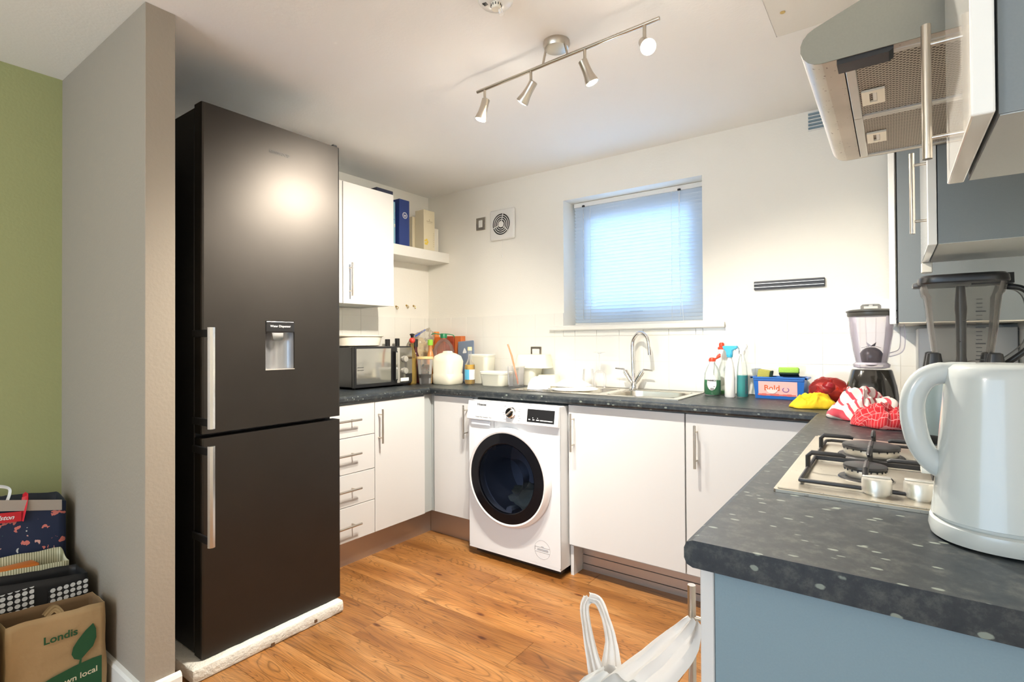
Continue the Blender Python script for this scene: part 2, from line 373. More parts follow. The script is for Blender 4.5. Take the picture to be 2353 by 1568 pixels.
# ================================================================ room shell
bm = NB(); B(bm, -.1, W+.2, -6.3, .3, -.06, -.010); struct('floor_base', bm, m_joint); FLO = bpy.data.objects['floor_base']; FLO.name = 'floor'; ORG[FLO] = FLO.location.copy()
pk = NB(); B(pk, 0, 1, 0, 1, -.009, 0, .0012, 1); pm = bpy.data.meshes.new('plank'); pk.to_mesh(pm); pk.free(); pm.materials.append(m_floor)
def piece(name, me, parent, loc, scale=(1, 1, 1)):
    o = bpy.data.objects.new(name, me); link(o); o.parent = parent; o.location = Vector(loc)-ORG[parent]; o.scale = scale; return o
PW = .19
known = {0: 1.08, -2: 1.37, 1: 1.735, 2: 2.3, 3: .9, 4: 1.9, 5: 1.2}
k0 = -5
for row in range(k0, 27):
    y1 = -.98-row*PW; y0 = y1-PW
    if y0 < -6.25: break
    off = known.get(row, random.uniform(0, 1.2)); off -= 1.2*math.ceil(off/1.2)
    x = off
    while x < W:
        a, c = max(x, .0), min(x+1.2, W)
        if c-a > .02: piece('plank', pm, FLO, (a+.0004, y0+.0003, 0), (c-a-.0008, PW-.0006, 1))
        x += 1.2
struct('ceiling', box(-.1, W+.2, -6.3, .3, H, H+.1), m_ceil)
WX0, WX1, WZ0, WZ1 = 1.2, 2.066, 1.285, 2.085
bm = NB()
B(bm, 0, WX0, 0, .25, 0, H); B(bm, WX1, W, 0, .25, 0, H); B(bm, WX0, WX1, 0, .25, 0, WZ0); B(bm, WX0, WX1, 0, .25, WZ1, H)
WB = struct('wall_back', bm, m_wall)
WL = struct('wall_left', box(-.15, 0, -2.14, .25, 0, H), m_wall)
WR = struct('wall_right', box(W, W+.15, -6.3, .25, 0, H), m_wall)
struct('wall_left_alcove', box(-.15, .08, -6.3, -2.2286, 0, H), m_green)
struct('wall_partition', box(-.15, .9465, -2.2286, -2.14, 0, H, .0015, 1), m_taupe)
bm = NB(); B(bm, .08, 3.2675, -6.3, -6.15, 2.15, H); B(bm, .08, .15, -6.3, -6.15, 0, 2.15); B(bm, 3.1, 3.2675, -6.3, -6.15, 0, 2.15)
struct('wall_front', bm, m_wall)
# skirting round the partition end
pts = [(-.0, 0), (.016, 0), (.016, .078), (.011, .089), (.0, .092)]
bm = NB(); prism(bm, [(-2.2286-a, z) for a, z in pts], 'x', .09, .9465+.016)
struct('baseboard_partition', bm, m_skirt)
bm = NB(); prism(bm, [(.9467+a, z) for a, z in pts], 'y', -2.2286, -2.125); struct('baseboard_partition_end', bm, m_skirt)
bm = NB(); prism(bm, [(.08+a, z) for a, z in pts], 'y', -6.1, -2.246); struct('baseboard_left', bm, m_skirt)

# ---- tiles
tk = NB(); B(tk, 0, 1, 0, 1, 0, 1)
tm = bpy.data.meshes.new('tile'); tk.to_mesh(tm); tk.free(); tm.materials.append(m_tile)
T = .149; g = .0012
def tilebox(parent, kind, a0, a1, z0, z1):
    if a1-a0 < .012 or z1-z0 < .012: return
    if kind == 'back': piece('tile', tm, parent, (a0+g, -.0075, z0+g), (a1-a0-2*g, .0075, z1-z0-2*g))
    elif kind == 'left': piece('tile', tm, parent, (0, a0+g, z0+g), (.0075, a1-a0-2*g, z1-z0-2*g))
    else: piece('tile', tm, parent, (W-.0075, a0+g, z0+g), (.0075, a1-a0-2*g, z1-z0-2*g))
rows = [(.912, 1.071), (1.071, 1.22), (1.22, 1.369)]
xs = [2.177+T*k for k in range(-16, 10)]
for x in xs:
    a, c = max(x, 0.0), min(x+T, W)
    for r, (z0, z1) in enumerate(rows):
        if r < 2: tilebox(WB, 'back', a, c, z0, z1)
        else:
            if c <= 1.2 or a >= 2.066: tilebox(WB, 'back', a, c, z0, z1)
            elif a < 1.2: tilebox(WB, 'back', a, 1.2, z0, z1); tilebox(WB, 'back', 1.2, c, z0, 1.256)
            elif c > 2.066: tilebox(WB, 'back', 2.066, c, z0, z1); tilebox(WB, 'back', a, 2.066, z0, 1.256)
            else: tilebox(WB, 'back', a, c, z0, 1.256)
add('grout', box(0.001, W-.001, -.0062, -.0001, .912, 1.22), m_grout, WB)
bm = NB(); B(bm, .001, 1.199, -.0062, -.0001, 1.22, 1.368); B(bm, 2.067, W-.001, -.0062, -.0001, 1.22, 1.368); add('grout', bm, m_grout, WB)
ys = [-.495-T*k for k in range(-4, 7)]
for y in ys:
    a, c = y-T, min(y, -.008)
    if a > -.01: continue
    for z0, z1 in rows: tilebox(WL, 'left', a, c, z0, z1)
    if c <= -.49: tilebox(WL, 'left', a, c, 1.369, 1.417)
bm = NB(); B(bm, .0001, .0062, -1.53, -.008, .912, 1.368); B(bm, .0001, .0062, -1.53, -.497, 1.368, 1.416); add('grout', bm, m_grout, WL)
for k in range(15):
    y = -.008-T*k
    for z0, z1 in rows: tilebox(WR, 'right', y-T, y, z0, z1)
add('grout', box(W-.0062, W-.0001, -2.23, -.008, .912, 1.368), m_grout, WR)

# ---- window with blind
win = thing('window_1', 'white framed kitchen window behind the blind', 'window', (1.63, .2, WZ0)); del win['category']; del win['label']; win['kind'] = 'structure'
def ring(x0, x1, z0, z1, y0, y1, wd):
    bm = NB(); B(bm, x0, x0+wd, y0, y1, z0, z1); B(bm, x1-wd, x1, y0, y1, z0, z1); B(bm, x0+wd, x1-wd, y0, y1, z0, z0+wd); B(bm, x0+wd, x1-wd, y0, y1, z1-wd, z1); return bm
add('window_frame', ring(WX0, WX1, WZ0, WZ1, .18, .245, .06), m_wplast, win)
add('sash', ring(WX0+.06, WX1-.06, WZ0+.06, WZ1-.06, .17, .225, .055), m_wplast, win)
add('pane', box(WX0+.114, WX1-.114, .20, .206, WZ0+.114, WZ1-.114), m_glass, win)
bm = NB(); B(bm, 1.58, 1.66, .150, .168, WZ0+.075, WZ0+.09, .003); add('window_handle', bm, m_black, win)
prf = [(.25, 1.256), (-.030, 1.256), (-.036, 1.262), (-.036, 1.278), (-.030, 1.285), (.25, 1.285)]
prf0 = [(.0, 1.256), (-.030, 1.256), (-.036, 1.262), (-.036, 1.278), (-.030, 1.285), (.0, 1.285)]
bm = NB(); prism(bm, prf0, 'x', 1.112, 2.182); B(bm, WX0+.001, WX1-.001, -.001, .178, 1.2852, 1.288)
struct('trim_1', bm, m_skirt); bpy.data.objects['trim_1']['label'] = 'white window sill'
bl = thing('venetian_blind', 'closed pale blue venetian blind hanging in the kitchen window recess', 'blind', (1.63, .12, WZ0+.004))
BX0, BX1 = 1.219, 2.060
add('headrail', box(BX0, BX1, .105, .135, WZ1-.030, WZ1-.002, .002, 1), m_wplast, bl)
add('bottom_rail', box(BX0, BX1, .110, .130, 1.290, 1.304, .003, 1), m_wplast, bl)
sl = NB(); a = math.radians(50); n = 7; va = []
for x in (BX0, BX1):
    va.append([sl.verts.new((x-1.63, math.cos(a)*t*.0125-.0026*(1-t*t)*math.sin(a), -math.sin(a)*t*.0125+.0026*(1-t*t)*math.cos(a))) for t in [(-1+2*i/(n-1)) for i in range(n)]])
for i in range(n-1): sl.faces.new((va[0][i], va[0][i+1], va[1][i+1], va[1][i]))
for f in sl.faces: f.smooth = True
sm = bpy.data.meshes.new('slat'); sl.to_mesh(sm); sl.free(); sm.materials.append(m_slat)
nsl = 35
for i in range(nsl):
    o = piece('slat', sm, bl, (1.63, .12, 1.316+i*(WZ1-.042-1.316)/(nsl-1))); o.rotation_euler = (random.uniform(-.03, .03), 0, 0)
for x in (1.335, 1.86):
    bm = NB(); tube(bm, [(x, .106, 1.30), (x, .106, WZ1-.03)], .0009, 5); tube(bm, [(x, .134, 1.30), (x, .134, WZ1-.03)], .0009, 5); add('ladder_cord', bm, m_wplast, bl)
bm = NB(); tube(bm, [(1.29, .10, WZ1-.02), (1.288, .098, 1.33)], .0022, 6); add('tilt_wand', bm, clear('clear_wand', dens=.35, body=(.8, .8, .8)), bl)
bm = NB(); tube(bm, [(1.905, .10, WZ1-.02), (1.907, .099, 1.58), (1.93, .10, 1.29)], .0011, 5); tube(bm, [(1.911, .10, WZ1-.02), (1.912, .098, 1.58), (1.912, .10, 1.33)], .0011, 5); add('pull_cord', bm, m_wplast, bl)
for x in (1.29, 1.908): add('cord_stop', box(x-.009, x+.009, .097, .106, WZ1-.034, WZ1-.022, .002, 1), m_black, bl)

# ================================================================ worktops
TZ, TT = .91, .038
def nose(front, s, back):   # profile from front edge (rounded) to back, s=+1 when the front points to larger values
    r = .012; f = front; p = [(back, TZ), (f-s*r, TZ), (f-s*r*.3, TZ-r*.3), (f, TZ-r), (f, TZ-TT+r), (f-s*r*.3, TZ-TT+r*.3), (f-s*r, TZ-TT), (back, TZ-TT)]
    return p
bm = NB(); prism(bm, nose(.608, 1, .001), 'y', -1.44, -.6035)
o = add('worktop', bm, m_top); tag(o, 'dark slate-effect worktop carrying the microwave, left run', 'worktop', )
SX0, SX1, SY0, SY1 = 1.505, 2.045, -.415, -.095
bm = NB(); prism(bm, nose(-.603, -1, SY0), 'x', .001, 2.655)
B(bm, 2.655, W-.001, -.603, SY0, TZ-TT, TZ)
B(bm, .001, SX0, SY0, -.001, TZ-TT, TZ); B(bm, SX1, W-.001, SY0, -.001, TZ-TT, TZ); B(bm, SX0, SX1, SY1, -.001, TZ-TT, TZ)
B(bm, SX0+.128, SX0+.180, SY0, SY1, TZ-TT, TZ-.004)
o = add('worktop', bm, m_top); tag(o, 'dark slate-effect worktop holding the sink under the window', 'worktop')
bm = NB(); prism(bm, nose(2.655, -1, W-.001), 'y', -2.163, -.6035)
o = add('worktop', bm, m_top); tag(o, 'dark slate-effect worktop holding the hob and white kettle', 'worktop')

# ================================================================ base units
def cab(label, loc, group=None): return thing('base_cabinet', label, 'cabinet', loc, group)
def door_x(parent, y0, y1, z0, z1, x0=.571, x1=.59, mat=m_white, name='door'):
    o = add(name, box(x0, x1, y0+.0012, y1-.0012, z0, z1, .0015, 1), mat, parent); return o
def door_y(parent, x0, x1, z0, z1, y0=-.574, y1=-.555, mat=m_white, name='door'):
    return add(name, box(x0+.0012, x1-.0012, y0, y1, z0, z1, .0015, 1), mat, parent)
# drawers, left run
c = cab('white four-drawer base unit beside the black fridge freezer', (.3, -1.22, 0))
add('carcass', box(.02, .57, -1.432, -1.011, .15, .868), m_carc, c)
for z0, z1 in ((.692, .862), (.503, .689), (.333, .500), (.150, .330)):
    d = door_x(c, -1.432, -1.010, z0, z1, name='drawer')
    zz = {.692: .783, .503: .607, .333: .424, .150: .238}[z0]
    bar(d, (.628, -1.315, zz), (.628, -1.126, zz), (1, 0, 0), .0058, .035, .038)
c = cab('white single-door base unit left of the inner corner', (.3, -.8, 0))
add('carcass', box(.02, .57, -1.009, -.606, .15, .868), m_carc, c)
d = door_x(c, -1.009, -.629, .150, .862); bar(d, (.628, -.985, .634), (.628, -.985, .822), (1, 0, 0), .0058, .03, .038)
add('corner_post', box(.560, .578, -.628, -.5605, .15, .868), m_carc, c)
c = cab('white narrow corner base unit left of the washing machine', (.75, -.3, 0))
add('carcass', box(.60, .945, -.554, -.02, .15, .868), m_carc, c)
d = door_y(c, .613, .925, .155, .862); bar(d, (.884, -.613, .630), (.884, -.613, .822), (0, -1, 0), .0058, .03, .038)
add('corner_post', box(.5785, .612, -.560, -.545, .15, .868), m_carc, c)
c = cab('wide white integrated-door unit right of the washing machine', (1.85, -.3, 0))
add('carcass', box(1.556, 2.144, -.554, -.47, .15, .868), m_carc, c)
add('side_panel', box(1.5555, 1.572, -.554, -.05, .0, .868), m_white, c)
d = door_y(c, 1.556, 2.146, .160, .866); bar(d, (1.590, -.613, .638), (1.590, -.613, .828), (0, -1, 0), .0058, .03, .038)
c = cab('white base unit under the sink\'s right end, next to the corner', (2.4, -.3, 0))
add('carcass', box(2.149, 2.64, -.554, -.47, .15, .868), m_carc, c)
d = door_y(c, 2.149, 2.66, .160, .866); bar(d, (2.200, -.613, .637), (2.200, -.613, .822), (0, -1, 0), .0058, .03, .038)
c = cab('base unit under the hob with grey end panel and bar handle', (2.96, -1.85, 0))
add('carcass', box(2.688, W-.004, -2.112, -1.53, .0, .868), m_carcend, c)
add('end_panel', box(2.688, W-.004, -2.130, -2.113, .0, .868), m_carcend, c)
d = add('door', box(2.667, 2.6865, -2.129, -1.532, .150, .866, .0015, 1), m_white, c)
bar(d, (2.637, -2.072, .36), (2.637, -2.072, .806), (-1, 0, 0), .0062, .05, .031)
c = cab('white base unit past the hob, hidden behind the worktop end', (2.96, -1.1, 0))
add('carcass', box(2.688, W-.004, -1.528, -.62, .0, .868), m_carc, c)
add('door', box(2.667, 2.6865, -1.528, -1.08, .150, .866, .0015, 1), m_white, c)
# plinths
o = struct('trim_2', box(.505, .521, -1.44, -.512, 0, .149), m_plinth); o['label'] = 'brushed brown-grey plinth, left run'
o = struct('trim_3', box(.522, .958, -.512, -.497, 0, .149), m_plinth)
bm = NB()
prf = [(-.44, .149), (-.459, .149), (-.459, .113), (-.450, .112), (-.450, .109), (-.459, .108), (-.459, .080), (-.450, .079), (-.450, .076), (-.459, .075), (-.459, .034), (-.450, .033), (-.450, .031), (-.461, .030), (-.461, 0), (-.44, 0)]
prism(bm, prf, 'x', 1.574, 2.72); o = struct('trim_4', bm, m_plinth)

# ================================================================ wall cabinets
def wallcab(label, loc): return thing('wall_cabinet', label, 'cabinet', loc)
c = wallcab('white wall cabinet above the microwave', (.16, -.82, 1.417))
add('carcass', box(.002, .300, -1.012, -.632, 1.419, 2.126), m_carc, c)
d = door_x(c, -1.013, -.630, 1.417, 2.129, .301, .320, m_gloss)
bar(d, (.352, -.972, 1.46), (.352, -.972, 1.655), (1, 0, 0), .0058, .03, .032)
c = wallcab('white wall cabinet mostly hidden behind the fridge', (.16, -1.23, 1.417))
add('carcass', box(.002, .300, -1.43, -1.018, 1.419, 2.126), m_carc, c)
door_x(c, -1.43, -1.017, 1.417, 2.129, .301, .320, m_gloss)
# right wall: near, middle, far
c = wallcab('white gloss wall cabinet nearest the camera, right of the extractor hood', (3.1, -2.06, 1.415))
add('carcass', box(2.986, W-.002, -2.188, -1.917, 1.417, 2.14), m_carcw, c)
pv = add('underside', box(2.987, W-.004, -2.187, -1.918, 1.4155, 1.4168), m_carc, c)
bm = NB(); lathe(bm, [(.012, 0), (.012, .002)], (3.115, -2.06, 1.4132), 16); add('fixing_cap', bm, m_alu, c, True)
bm = NB(); B(bm, 2.963, 2.982, -2.204, -1.913, 1.415, 2.13, .002, 2); d = add('door', bm, m_gloss, c)
bar(d, (2.940, -1.932, 1.452), (2.940, -1.932, 1.648), (-1, 0, 0), .0062, .030, .024)
c = wallcab('white wall cabinet in the middle, between hood and tall grey cabinet', (3.1, -1.1, 1.415))
add('carcass', box(2.986, W-.002, -1.297, -.922, 1.417, 2.14), m_carcw, c)
add('underside', box(2.987, W-.004, -1.296, -.923, 1.4155, 1.4168), m_carc, c)
add('end_block', box(2.966, 2.992, -.94, -.915, 1.385, 1.4145, .002, 1), m_cream, c)
bm = NB(); B(bm, 2.966, 2.984, -1.300, -.920, 1.415, 2.13, .002, 2); d = add('door', bm, m_gloss, c)
bar(d, (2.938, -1.262, 1.452), (2.938, -1.262, 1.652), (-1, 0, 0), .0058, .03, .028)
c = wallcab('deep grey-sided wall cabinet in the far right corner', (3.08, -.4, 1.243))
add('carcass', box(2.912, W-.002, -.598, -.012, 1.25, 2.14), m_carcw, c)
add('underside', box(2.914, W-.004, -.597, -.013, 1.2465, 1.2498), m_cream, c)
add('door', box(2.887, 2.906, -.600, -.02, 1.243, 2.14, .0015, 1), m_gloss, c)
bm = box(2.975, W-.010, -.33, -.010, .9105, 1.232, .003, 1)
o = add('pipe_boxing', bm, m_white); tag(o, 'white pipe boxing on the worktop under the far right cabinet', 'boxing')

# ================================================================ extractor hood
hd = thing('extractor_hood', 'sloping grey steel extractor hood above the gas hob', 'hood', (3.02, -1.6, 1.651))
m_hside = M('hood_side_grey', (.23, .22, .18), .45, .3, noise_amt=.06, nscale=300)
m_hund = mat_speckled_steel('spattered_hood_steel', (.60, .54, .46), .7, .4)
HY0, HY1, HX, HZ = -1.894, -1.303, 2.775, 1.651
prof = [(W-.002, HZ)]
for k in range(9):
    t = math.radians(-90-k*(161/8)); prof.append((HX+.030+.032*math.cos(t), HZ+.032+.032*math.sin(t)*1.0))
prof.append((W-.002, 1.885))
hp = [(x, z) for x, z in prof]
for y0, y1 in ((HY0, HY0+.002), (HY1-.002, HY1)):
    bm = NB(); prism(bm, hp, 'y', y0, y1); add('side_panel', bm, m_hside, hd)
# skin: nose and sloping top
def skin(bm, pts, y0, y1, th):
    n = len(pts)
    cx_, cz_ = W-.1, HZ+.06
    inn = []
    for i, p in enumerate(pts):
        d = Vector((pts[min(i+1, n-1)][0]-pts[max(i-1, 0)][0], pts[min(i+1, n-1)][1]-pts[max(i-1, 0)][1])).normalized(); q = Vector((-d.y, d.x))*-th
        if (Vector((cx_, cz_))-Vector(p)).dot(q) < 0: q = -q
        inn.append((p[0]+q.x, p[1]+q.y))
    prism(bm, list(pts)+inn[::-1], 'y', y0, y1)
bm = NB(); skin(bm, hp[1:], HY0+.002, HY1-.002, .0015); add('canopy', bm, m_hund, hd, True)
bm = NB(); B(bm, HX+.030, 2.833, HY0+.002, HY1-.002, HZ, HZ+.003); B(bm, 2.833, W-.004, HY0+.002, HY0+.018, HZ, HZ+.003); B(bm, 2.833, W-.004, HY1-.014, HY1-.002, HZ, HZ+.003)
add('underside', bm, m_hund, hd)
m_mesh = mat_dots('filter_mesh', (.50, .45, .37), (.09, .07, .055), 150, .36, 'XY', rot=.785)
m_mesh.node_tree.nodes['Principled BSDF'].inputs['Metallic'].default_value = .6
for y0, y1, ly in ((HY0+.018, -1.598, -1.70), (-1.596, HY1-.014, -1.455)):
    f = add('grease_filter', box(2.850, W-.01, y0+.010, y1-.008, HZ+.002, HZ+.006), m_mesh, hd)
    bm = NB(); B(bm, 2.835, 2.850, y0, y1, HZ-.002, HZ+.006, .001, 1); B(bm, 2.850, W-.01, y0, y0+.010, HZ-.002, HZ+.006, .001, 1); B(bm, 2.850, W-.01, y1-.008, y1, HZ-.002, HZ+.006, .001, 1)
    add('filter_rim', bm, m_alu, f)
    bm = ring(2.853, 2.889, ly-.034, ly+.034, -HZ-.001, -HZ+.003, .012)
    # ring() builds in x/z, so lay it flat
    for v in bm.verts: v.co = Vector((v.co.x, v.co.z, -v.co.y))
    add('latch_plate', bm, m_cream, f)
    add('latch', box(2.870, 2.877, ly-.020, ly+.020, HZ-.002, HZ+.002, .001, 1), m_wplast, f)
bm = NB(); prism(bm, [(2.826, HZ-.008), (2.896, HZ-.008), (2.902, HZ-.004), (2.902, HZ+.002), (2.826, HZ+.002)], 'y', HY0+.003, HY0+.040); add('control_panel', bm, m_black, hd)
# chimney behind, up to the ceiling
add('chimney', box(3.02, W-.002, -1.70, -1.50, 1.80, H-.001), m_hside, hd)

# ================================================================ fridge freezer
fr = thing('fridge_freezer', 'tall black fridge freezer with steel bar handles, Water Dispenser in the door', 'fridge freezer', (.55, -1.735, .05))
fr['label'] = 'tall black steel fridge freezer with water dispenser and two bar handles'
FY0, FY1, FX = -2.029, -1.444, .882
add('cabinet', box(.21, .815, FY0+.004, FY1-.004, .052, 2.062, .004, 1), m_fside, fr)
R0, R1, RZ0, RZ1 = -1.791, -1.667, 1.080, 1.277
bm = NB()
def vprof(y0, y1, r0, r1):   # door strip in plan, with rounded outer edges
    p = [(.826, y0), (FX-(.008 if r0 else 0), y0)]
    if r0: p += [(FX-.002, y0+.002), (FX, y0+.008)]
    if r1: p += [(FX, y1-.008), (FX-.002, y1-.002), (FX-.008, y1)]
    else: p += [(FX, y1)]
    p += [(.826, y1)]; return p
prism(bm, vprof(FY0, R0, 1, 0), 'z', .861, 2.066); prism(bm, vprof(R1, FY1, 0, 1), 'z', .861, 2.066)
B(bm, .826, FX, R0, R1, RZ1, 2.066); B(bm, .826, FX, R0, R1, .861, RZ0)
ud = add('door', bm, m_fridge, fr)
bm = NB(); prism(bm, vprof(FY0, FY1, 1, 1), 'z', .054, .845); ld = add('door', bm, m_fridge, fr)
for d, z0, z1 in ((ud, .888, 1.245), (ld, .474, .828)):
    bm = NB()
    prism(bm, [(.950, -2.040), (.956, -2.042), (.964, -2.038), (.968, -2.029), (.964, -2.020), (.956, -2.016), (.950, -2.018)], 'z', z0, z1)
    h = add('handle', bm, M('satin_handle_steel', (.74, .72, .68), .22, 1) if z0 > .8 else bpy.data.materials['satin_handle_steel'], d)
    for z in (z0+.012, z1-.030):
        bm = NB(); B(bm, .83, .952, -2.040, -2.030, z-.004, z+.022, .002, 1); 
        b2 = add('bracket', bm, m_black, fr)
m_rec = M('dispenser_recess', (.34, .34, .35), .25, .7)
bm = NB(); n = 14; ra = []
for i in range(n+1):
    t = i/n; y = R0+(R1-R0)*t; x = FX-.006-.045*math.sin(PI*t)**.6
    ra.append((bm.verts.new((x, y, RZ0)), bm.verts.new((x, y, RZ1))))
for a_, b_ in zip(ra, ra[1:]): bm.faces.new((a_[0], b_[0], b_[1], a_[1]))
disp = add('water_dispenser', bm, m_rec, fr, True)
add('dispenser_head', box(FX-.045, FX+.003, R0+.001, R1-.001, 1.232, 1.276, .003, 2), m_black, disp)
add('drip_ledge', box(FX-.045, FX+.002, R0, R1, RZ0, RZ0+.003), m_alu, disp)
bm = NB(); prism(bm, [(-1.757, 1.230), (-1.708, 1.230), (-1.710, 1.205), (-1.716, 1.198), (-1.746, 1.198), (-1.752, 1.205)], 'x', FX-.028, FX-.012); add('dispenser_lever', bm, m_chrome, disp)
text('lettering', 'Water Dispenser', .0125, (FX+.0035, -1.729, 1.256), (0, 1, 0), (0, 0, 1), m_text_w, disp)
text('lettering', 'KENWOOD', .0165, (FX+.0004, -1.731, 1.958), (0, 1, 0), (0, 0, 1), m_text_d, ud, .0002)
bm = NB(); B(bm, .80, .875, FY1-.03, FY1-.006, 2.0665, 2.078, .003, 1); add('hinge_cap', bm, m_black, fr)
# foam tray under it
bm = NB(); B(bm, .23, .918, -2.075, -1.452, 0, .050, .010, 2)
bmesh.ops.subdivide_edges(bm, edges=[e for e in bm.edges if e.calc_length() > .05], cuts=30, use_grid_fill=True)
for v in bm.verts:
    if v.co.z > .004:
        nz = noise.noise(v.co*22)*.004+noise.noise(v.co*60)*.002
        if v.co.x > .9 or v.co.y < -2.06: v.co.x += nz
        v.co.z = min(max(v.co.z+nz*.6*(1 if v.co.z > .03 else 0), .0), .0515)
o = add('foam_packing_tray', bm, m_foam, None, True); tag(o, 'battered off-white foam packing tray under the fridge freezer', 'packing')
bm = NB(); B(bm, .9165, .921, -1.600, -1.588, .012, .024); B(bm, .9165, .921, -1.790, -1.776, .0, .014)
add('notch', bm, m_joint, o)

# ================================================================ washing machine
wm = thing('washing_machine', 'white front-loading washing machine with round dark door', 'washing machine', (1.25, -.35, 0))
X0, X1, YF = .957, 1.549, -.645
m_wm = M('washer_white', (.70, .715, .73), .3)
bm = NB()
B(bm, X0, X1, YF+.002, -.05, .045, .860)
for f in list(bm.faces):
    if f.normal.y < -.9 or f.calc_center_median().y < YF+.003: bm.faces.remove(f)
DC = (1.2385, .468); N = 64; HR = .215
rim = []; per = []
for k in range(N):
    t = 2*PI*k/N; c_, s_ = math.cos(t), math.sin(t)
    rim.append(bm.verts.new((DC[0]+HR*c_, YF, DC[1]+HR*s_)))
    fx = (X1-.004-DC[0]) if c_ > 0 else (DC[0]-X0-.004); fz = (.758-DC[1]) if s_ > 0 else (DC[1]-.055)
    q = min(fx/abs(c_) if abs(c_) > 1e-6 else 9, fz/abs(s_) if abs(s_) > 1e-6 else 9)
    per.append([DC[0]+q*c_, DC[1]+q*s_])
for cx_, cz_ in ((X0+.004, .055), (X1-.004, .055), (X0+.004, .758), (X1-.004, .758)):
    i = min(range(N), key=lambda j: (per[j][0]-cx_)**2+(per[j][1]-cz_)**2); per[i] = [cx_, cz_]
per = [bm.verts.new((a_, YF, b_)) for a_, b_ in per]
for k in range(N): bm.faces.new((rim[k], per[k], per[(k+1) % N], rim[(k+1) % N]))
bm.verts.ensure_lookup_table()
B(bm, X0, X0+.004, YF, YF+.004, .052, .86); B(bm, X1-.004, X1, YF, YF+.004, .052, .86); B(bm, X0, X1, YF, YF+.004, .043, .0555)
add('body', bm, m_wm, wm)
bm = NB(); prism(bm, [(YF+.002, .758), (YF-.016, .758), (YF-.020, .763), (YF-.004, .860), (YF+.01, .860)], 'x', X0+.001, X1-.001)
cp = add('control_panel', bm, m_wm, wm)
pu = Vector((0, .016, .097)).normalized(); 
def on_panel(x, z): return Vector((x, YF-.0206+.016*(z-.763)/.097, z))
bm = NB(); pane(bm, on_panel(1.444, .808), (1, 0, 0), pu, .082, .033); add('display', bm, m_black, cp)
bm = NB(); n_ = Vector((0, -.986, .163)); p0 = on_panel(1.262, .812)
lathe(bm, [(.030, 0), (.030, .004), (.026, .006), (.026, .022), (.023, .025)], p0, 32, axis=n_); dl = add('dial', bm, m_chrome, cp, True)
bm = NB(); B(bm, -.021, .021, -.0035, .0035, .0, .006, .001, 1)
mm = Matrix((Vector((.75, 0, 0))+pu*.66, (Vector((-.66, 0, 0))+pu*.75), n_)).transposed().to_4x4(); mm.translation = p0+n_*.024
bmesh.ops.transform(bm, matrix=mm, verts=bm.verts); add('dial_grip', bm, m_alu, dl)
text('lettering', 'Hisense', .020, on_panel(1.055, .843)-Vector((0, .0003, 0)), (1, 0, 0), pu, m_text_d, cp, .0004)
text('lettering', 'PureJet Wash  Autodose  10 kg', .0085, on_panel(1.075, .776)-Vector((0, .0003, 0)), (1, 0, 0), pu, m_text_d, cp)
for i in range(7):
    for sx_, wd in ((-1, .020), (1, .016)):
        bm = NB(); pane(bm, on_panel(1.262+sx_*(.047+.004*(i % 2)), .846-i*.0115)-Vector((0, .0001, 0)), (1, 0, 0), pu, wd/2, .0011); add('programme_mark', bm, M('grey_print', (.35, .35, .36), .5) if 'grey_print' not in bpy.data.materials else bpy.data.materials['grey_print'], cp)
for i, wd in enumerate((.006, .006, .009, .011, .013, .012)):
    bm = NB(); pane(bm, on_panel(1.377+i*.0255, .788-i*.0003)-Vector((0, .0004, 0)), (1, 0, 0), pu, wd, .0022); add('display_mark', bm, m_text_w, cp)
for x in (1.398, 1.427):
    bm = NB(); pane(bm, on_panel(x, .797)-Vector((0, .0004, 0)), (1, 0, 0), pu, .002, .002); add('display_mark', bm, m_text_w, cp)
# drawer pull under panel
bm = NB(); B(bm, X0+.02, X0+.155, YF-.010, YF, .727, .756, .005, 2); add('detergent_drawer', bm, M('pale_blue_plastic', (.66, .70, .76), .25), wm)
bm = NB(); B(bm, X0+.178, X0+.179, YF-.001, YF, .72, .757); add('seam', bm, m_text_d, wm)
# door
bm = NB(); ax = Vector((0, -1, 0)); DP = Vector((DC[0], YF, DC[1]))
lathe(bm, [(.262, -.0005), (.264, .012), (.258, .030), (.246, .040), (.238, .038), (.235, .030), (.214, .028), (.212, .0)], DP, 72, axis=ax, capb=False, capt=False)
wd_ = add('door', bm, M('washer_door_ring', (.80, .79, .79), .22, .15), wm, True)
bm = NB(); lathe(bm, [(.2375, .033), (.2375, .037), (.185, .044), (.180, .040), (.180, .030)], DP, 72, axis=ax, capb=False, capt=False)
add('bezel', bm, M('washer_bezel', (.006, .006, .008), .10, spec=.15), wd_, True)
bm = NB(); lathe(bm, [(.181, .041), (.150, .043), (.110, .034), (.095, .0), (.085, -.06), (.06, -.085), (.0005, -.09)], DP, 60, axis=ax, capb=False, capt=True)
add('porthole_glass', bm, clear('dark_porthole_glass', (.50, .54, .62), .03, .06, (.02, .025, .04)), wd_, True)
bm = NB(); lathe(bm, [(.214, .002), (.205, -.02), (.21, -.05), (.235, -.06), (.235, -.33), (.0005, -.34)], DP, 48, axis=ax, capb=False, capt=True)
add('drum', bm, M('drum_steel', (.30, .32, .38), .3, .8), wm, True)
bm = NB(); 
for t in (0.3, 2.4, 4.5):
    a1 = Vector((math.cos(t)*.20, .20, math.sin(t)*.20))+DP; a2 = Vector((math.cos(t)*.20, .05, math.sin(t)*.20))+DP
    tube(bm, [a1, a2], .02, 8)
add('drum_paddle', bm, bpy.data.materials['drum_steel'], wm, True)
bm = NB(); bmesh.ops.create_icosphere(bm, subdivisions=4, radius=1)
for v in bm.verts:
    v.co *= 1+.35*noise.noise(v.co*2.2)+.12*noise.noise(v.co*6); v.co = Vector((v.co.x*.13, v.co.y*.07, v.co.z*.07))+Vector((DC[0]+.05, YF+.14, DC[1]-.13))
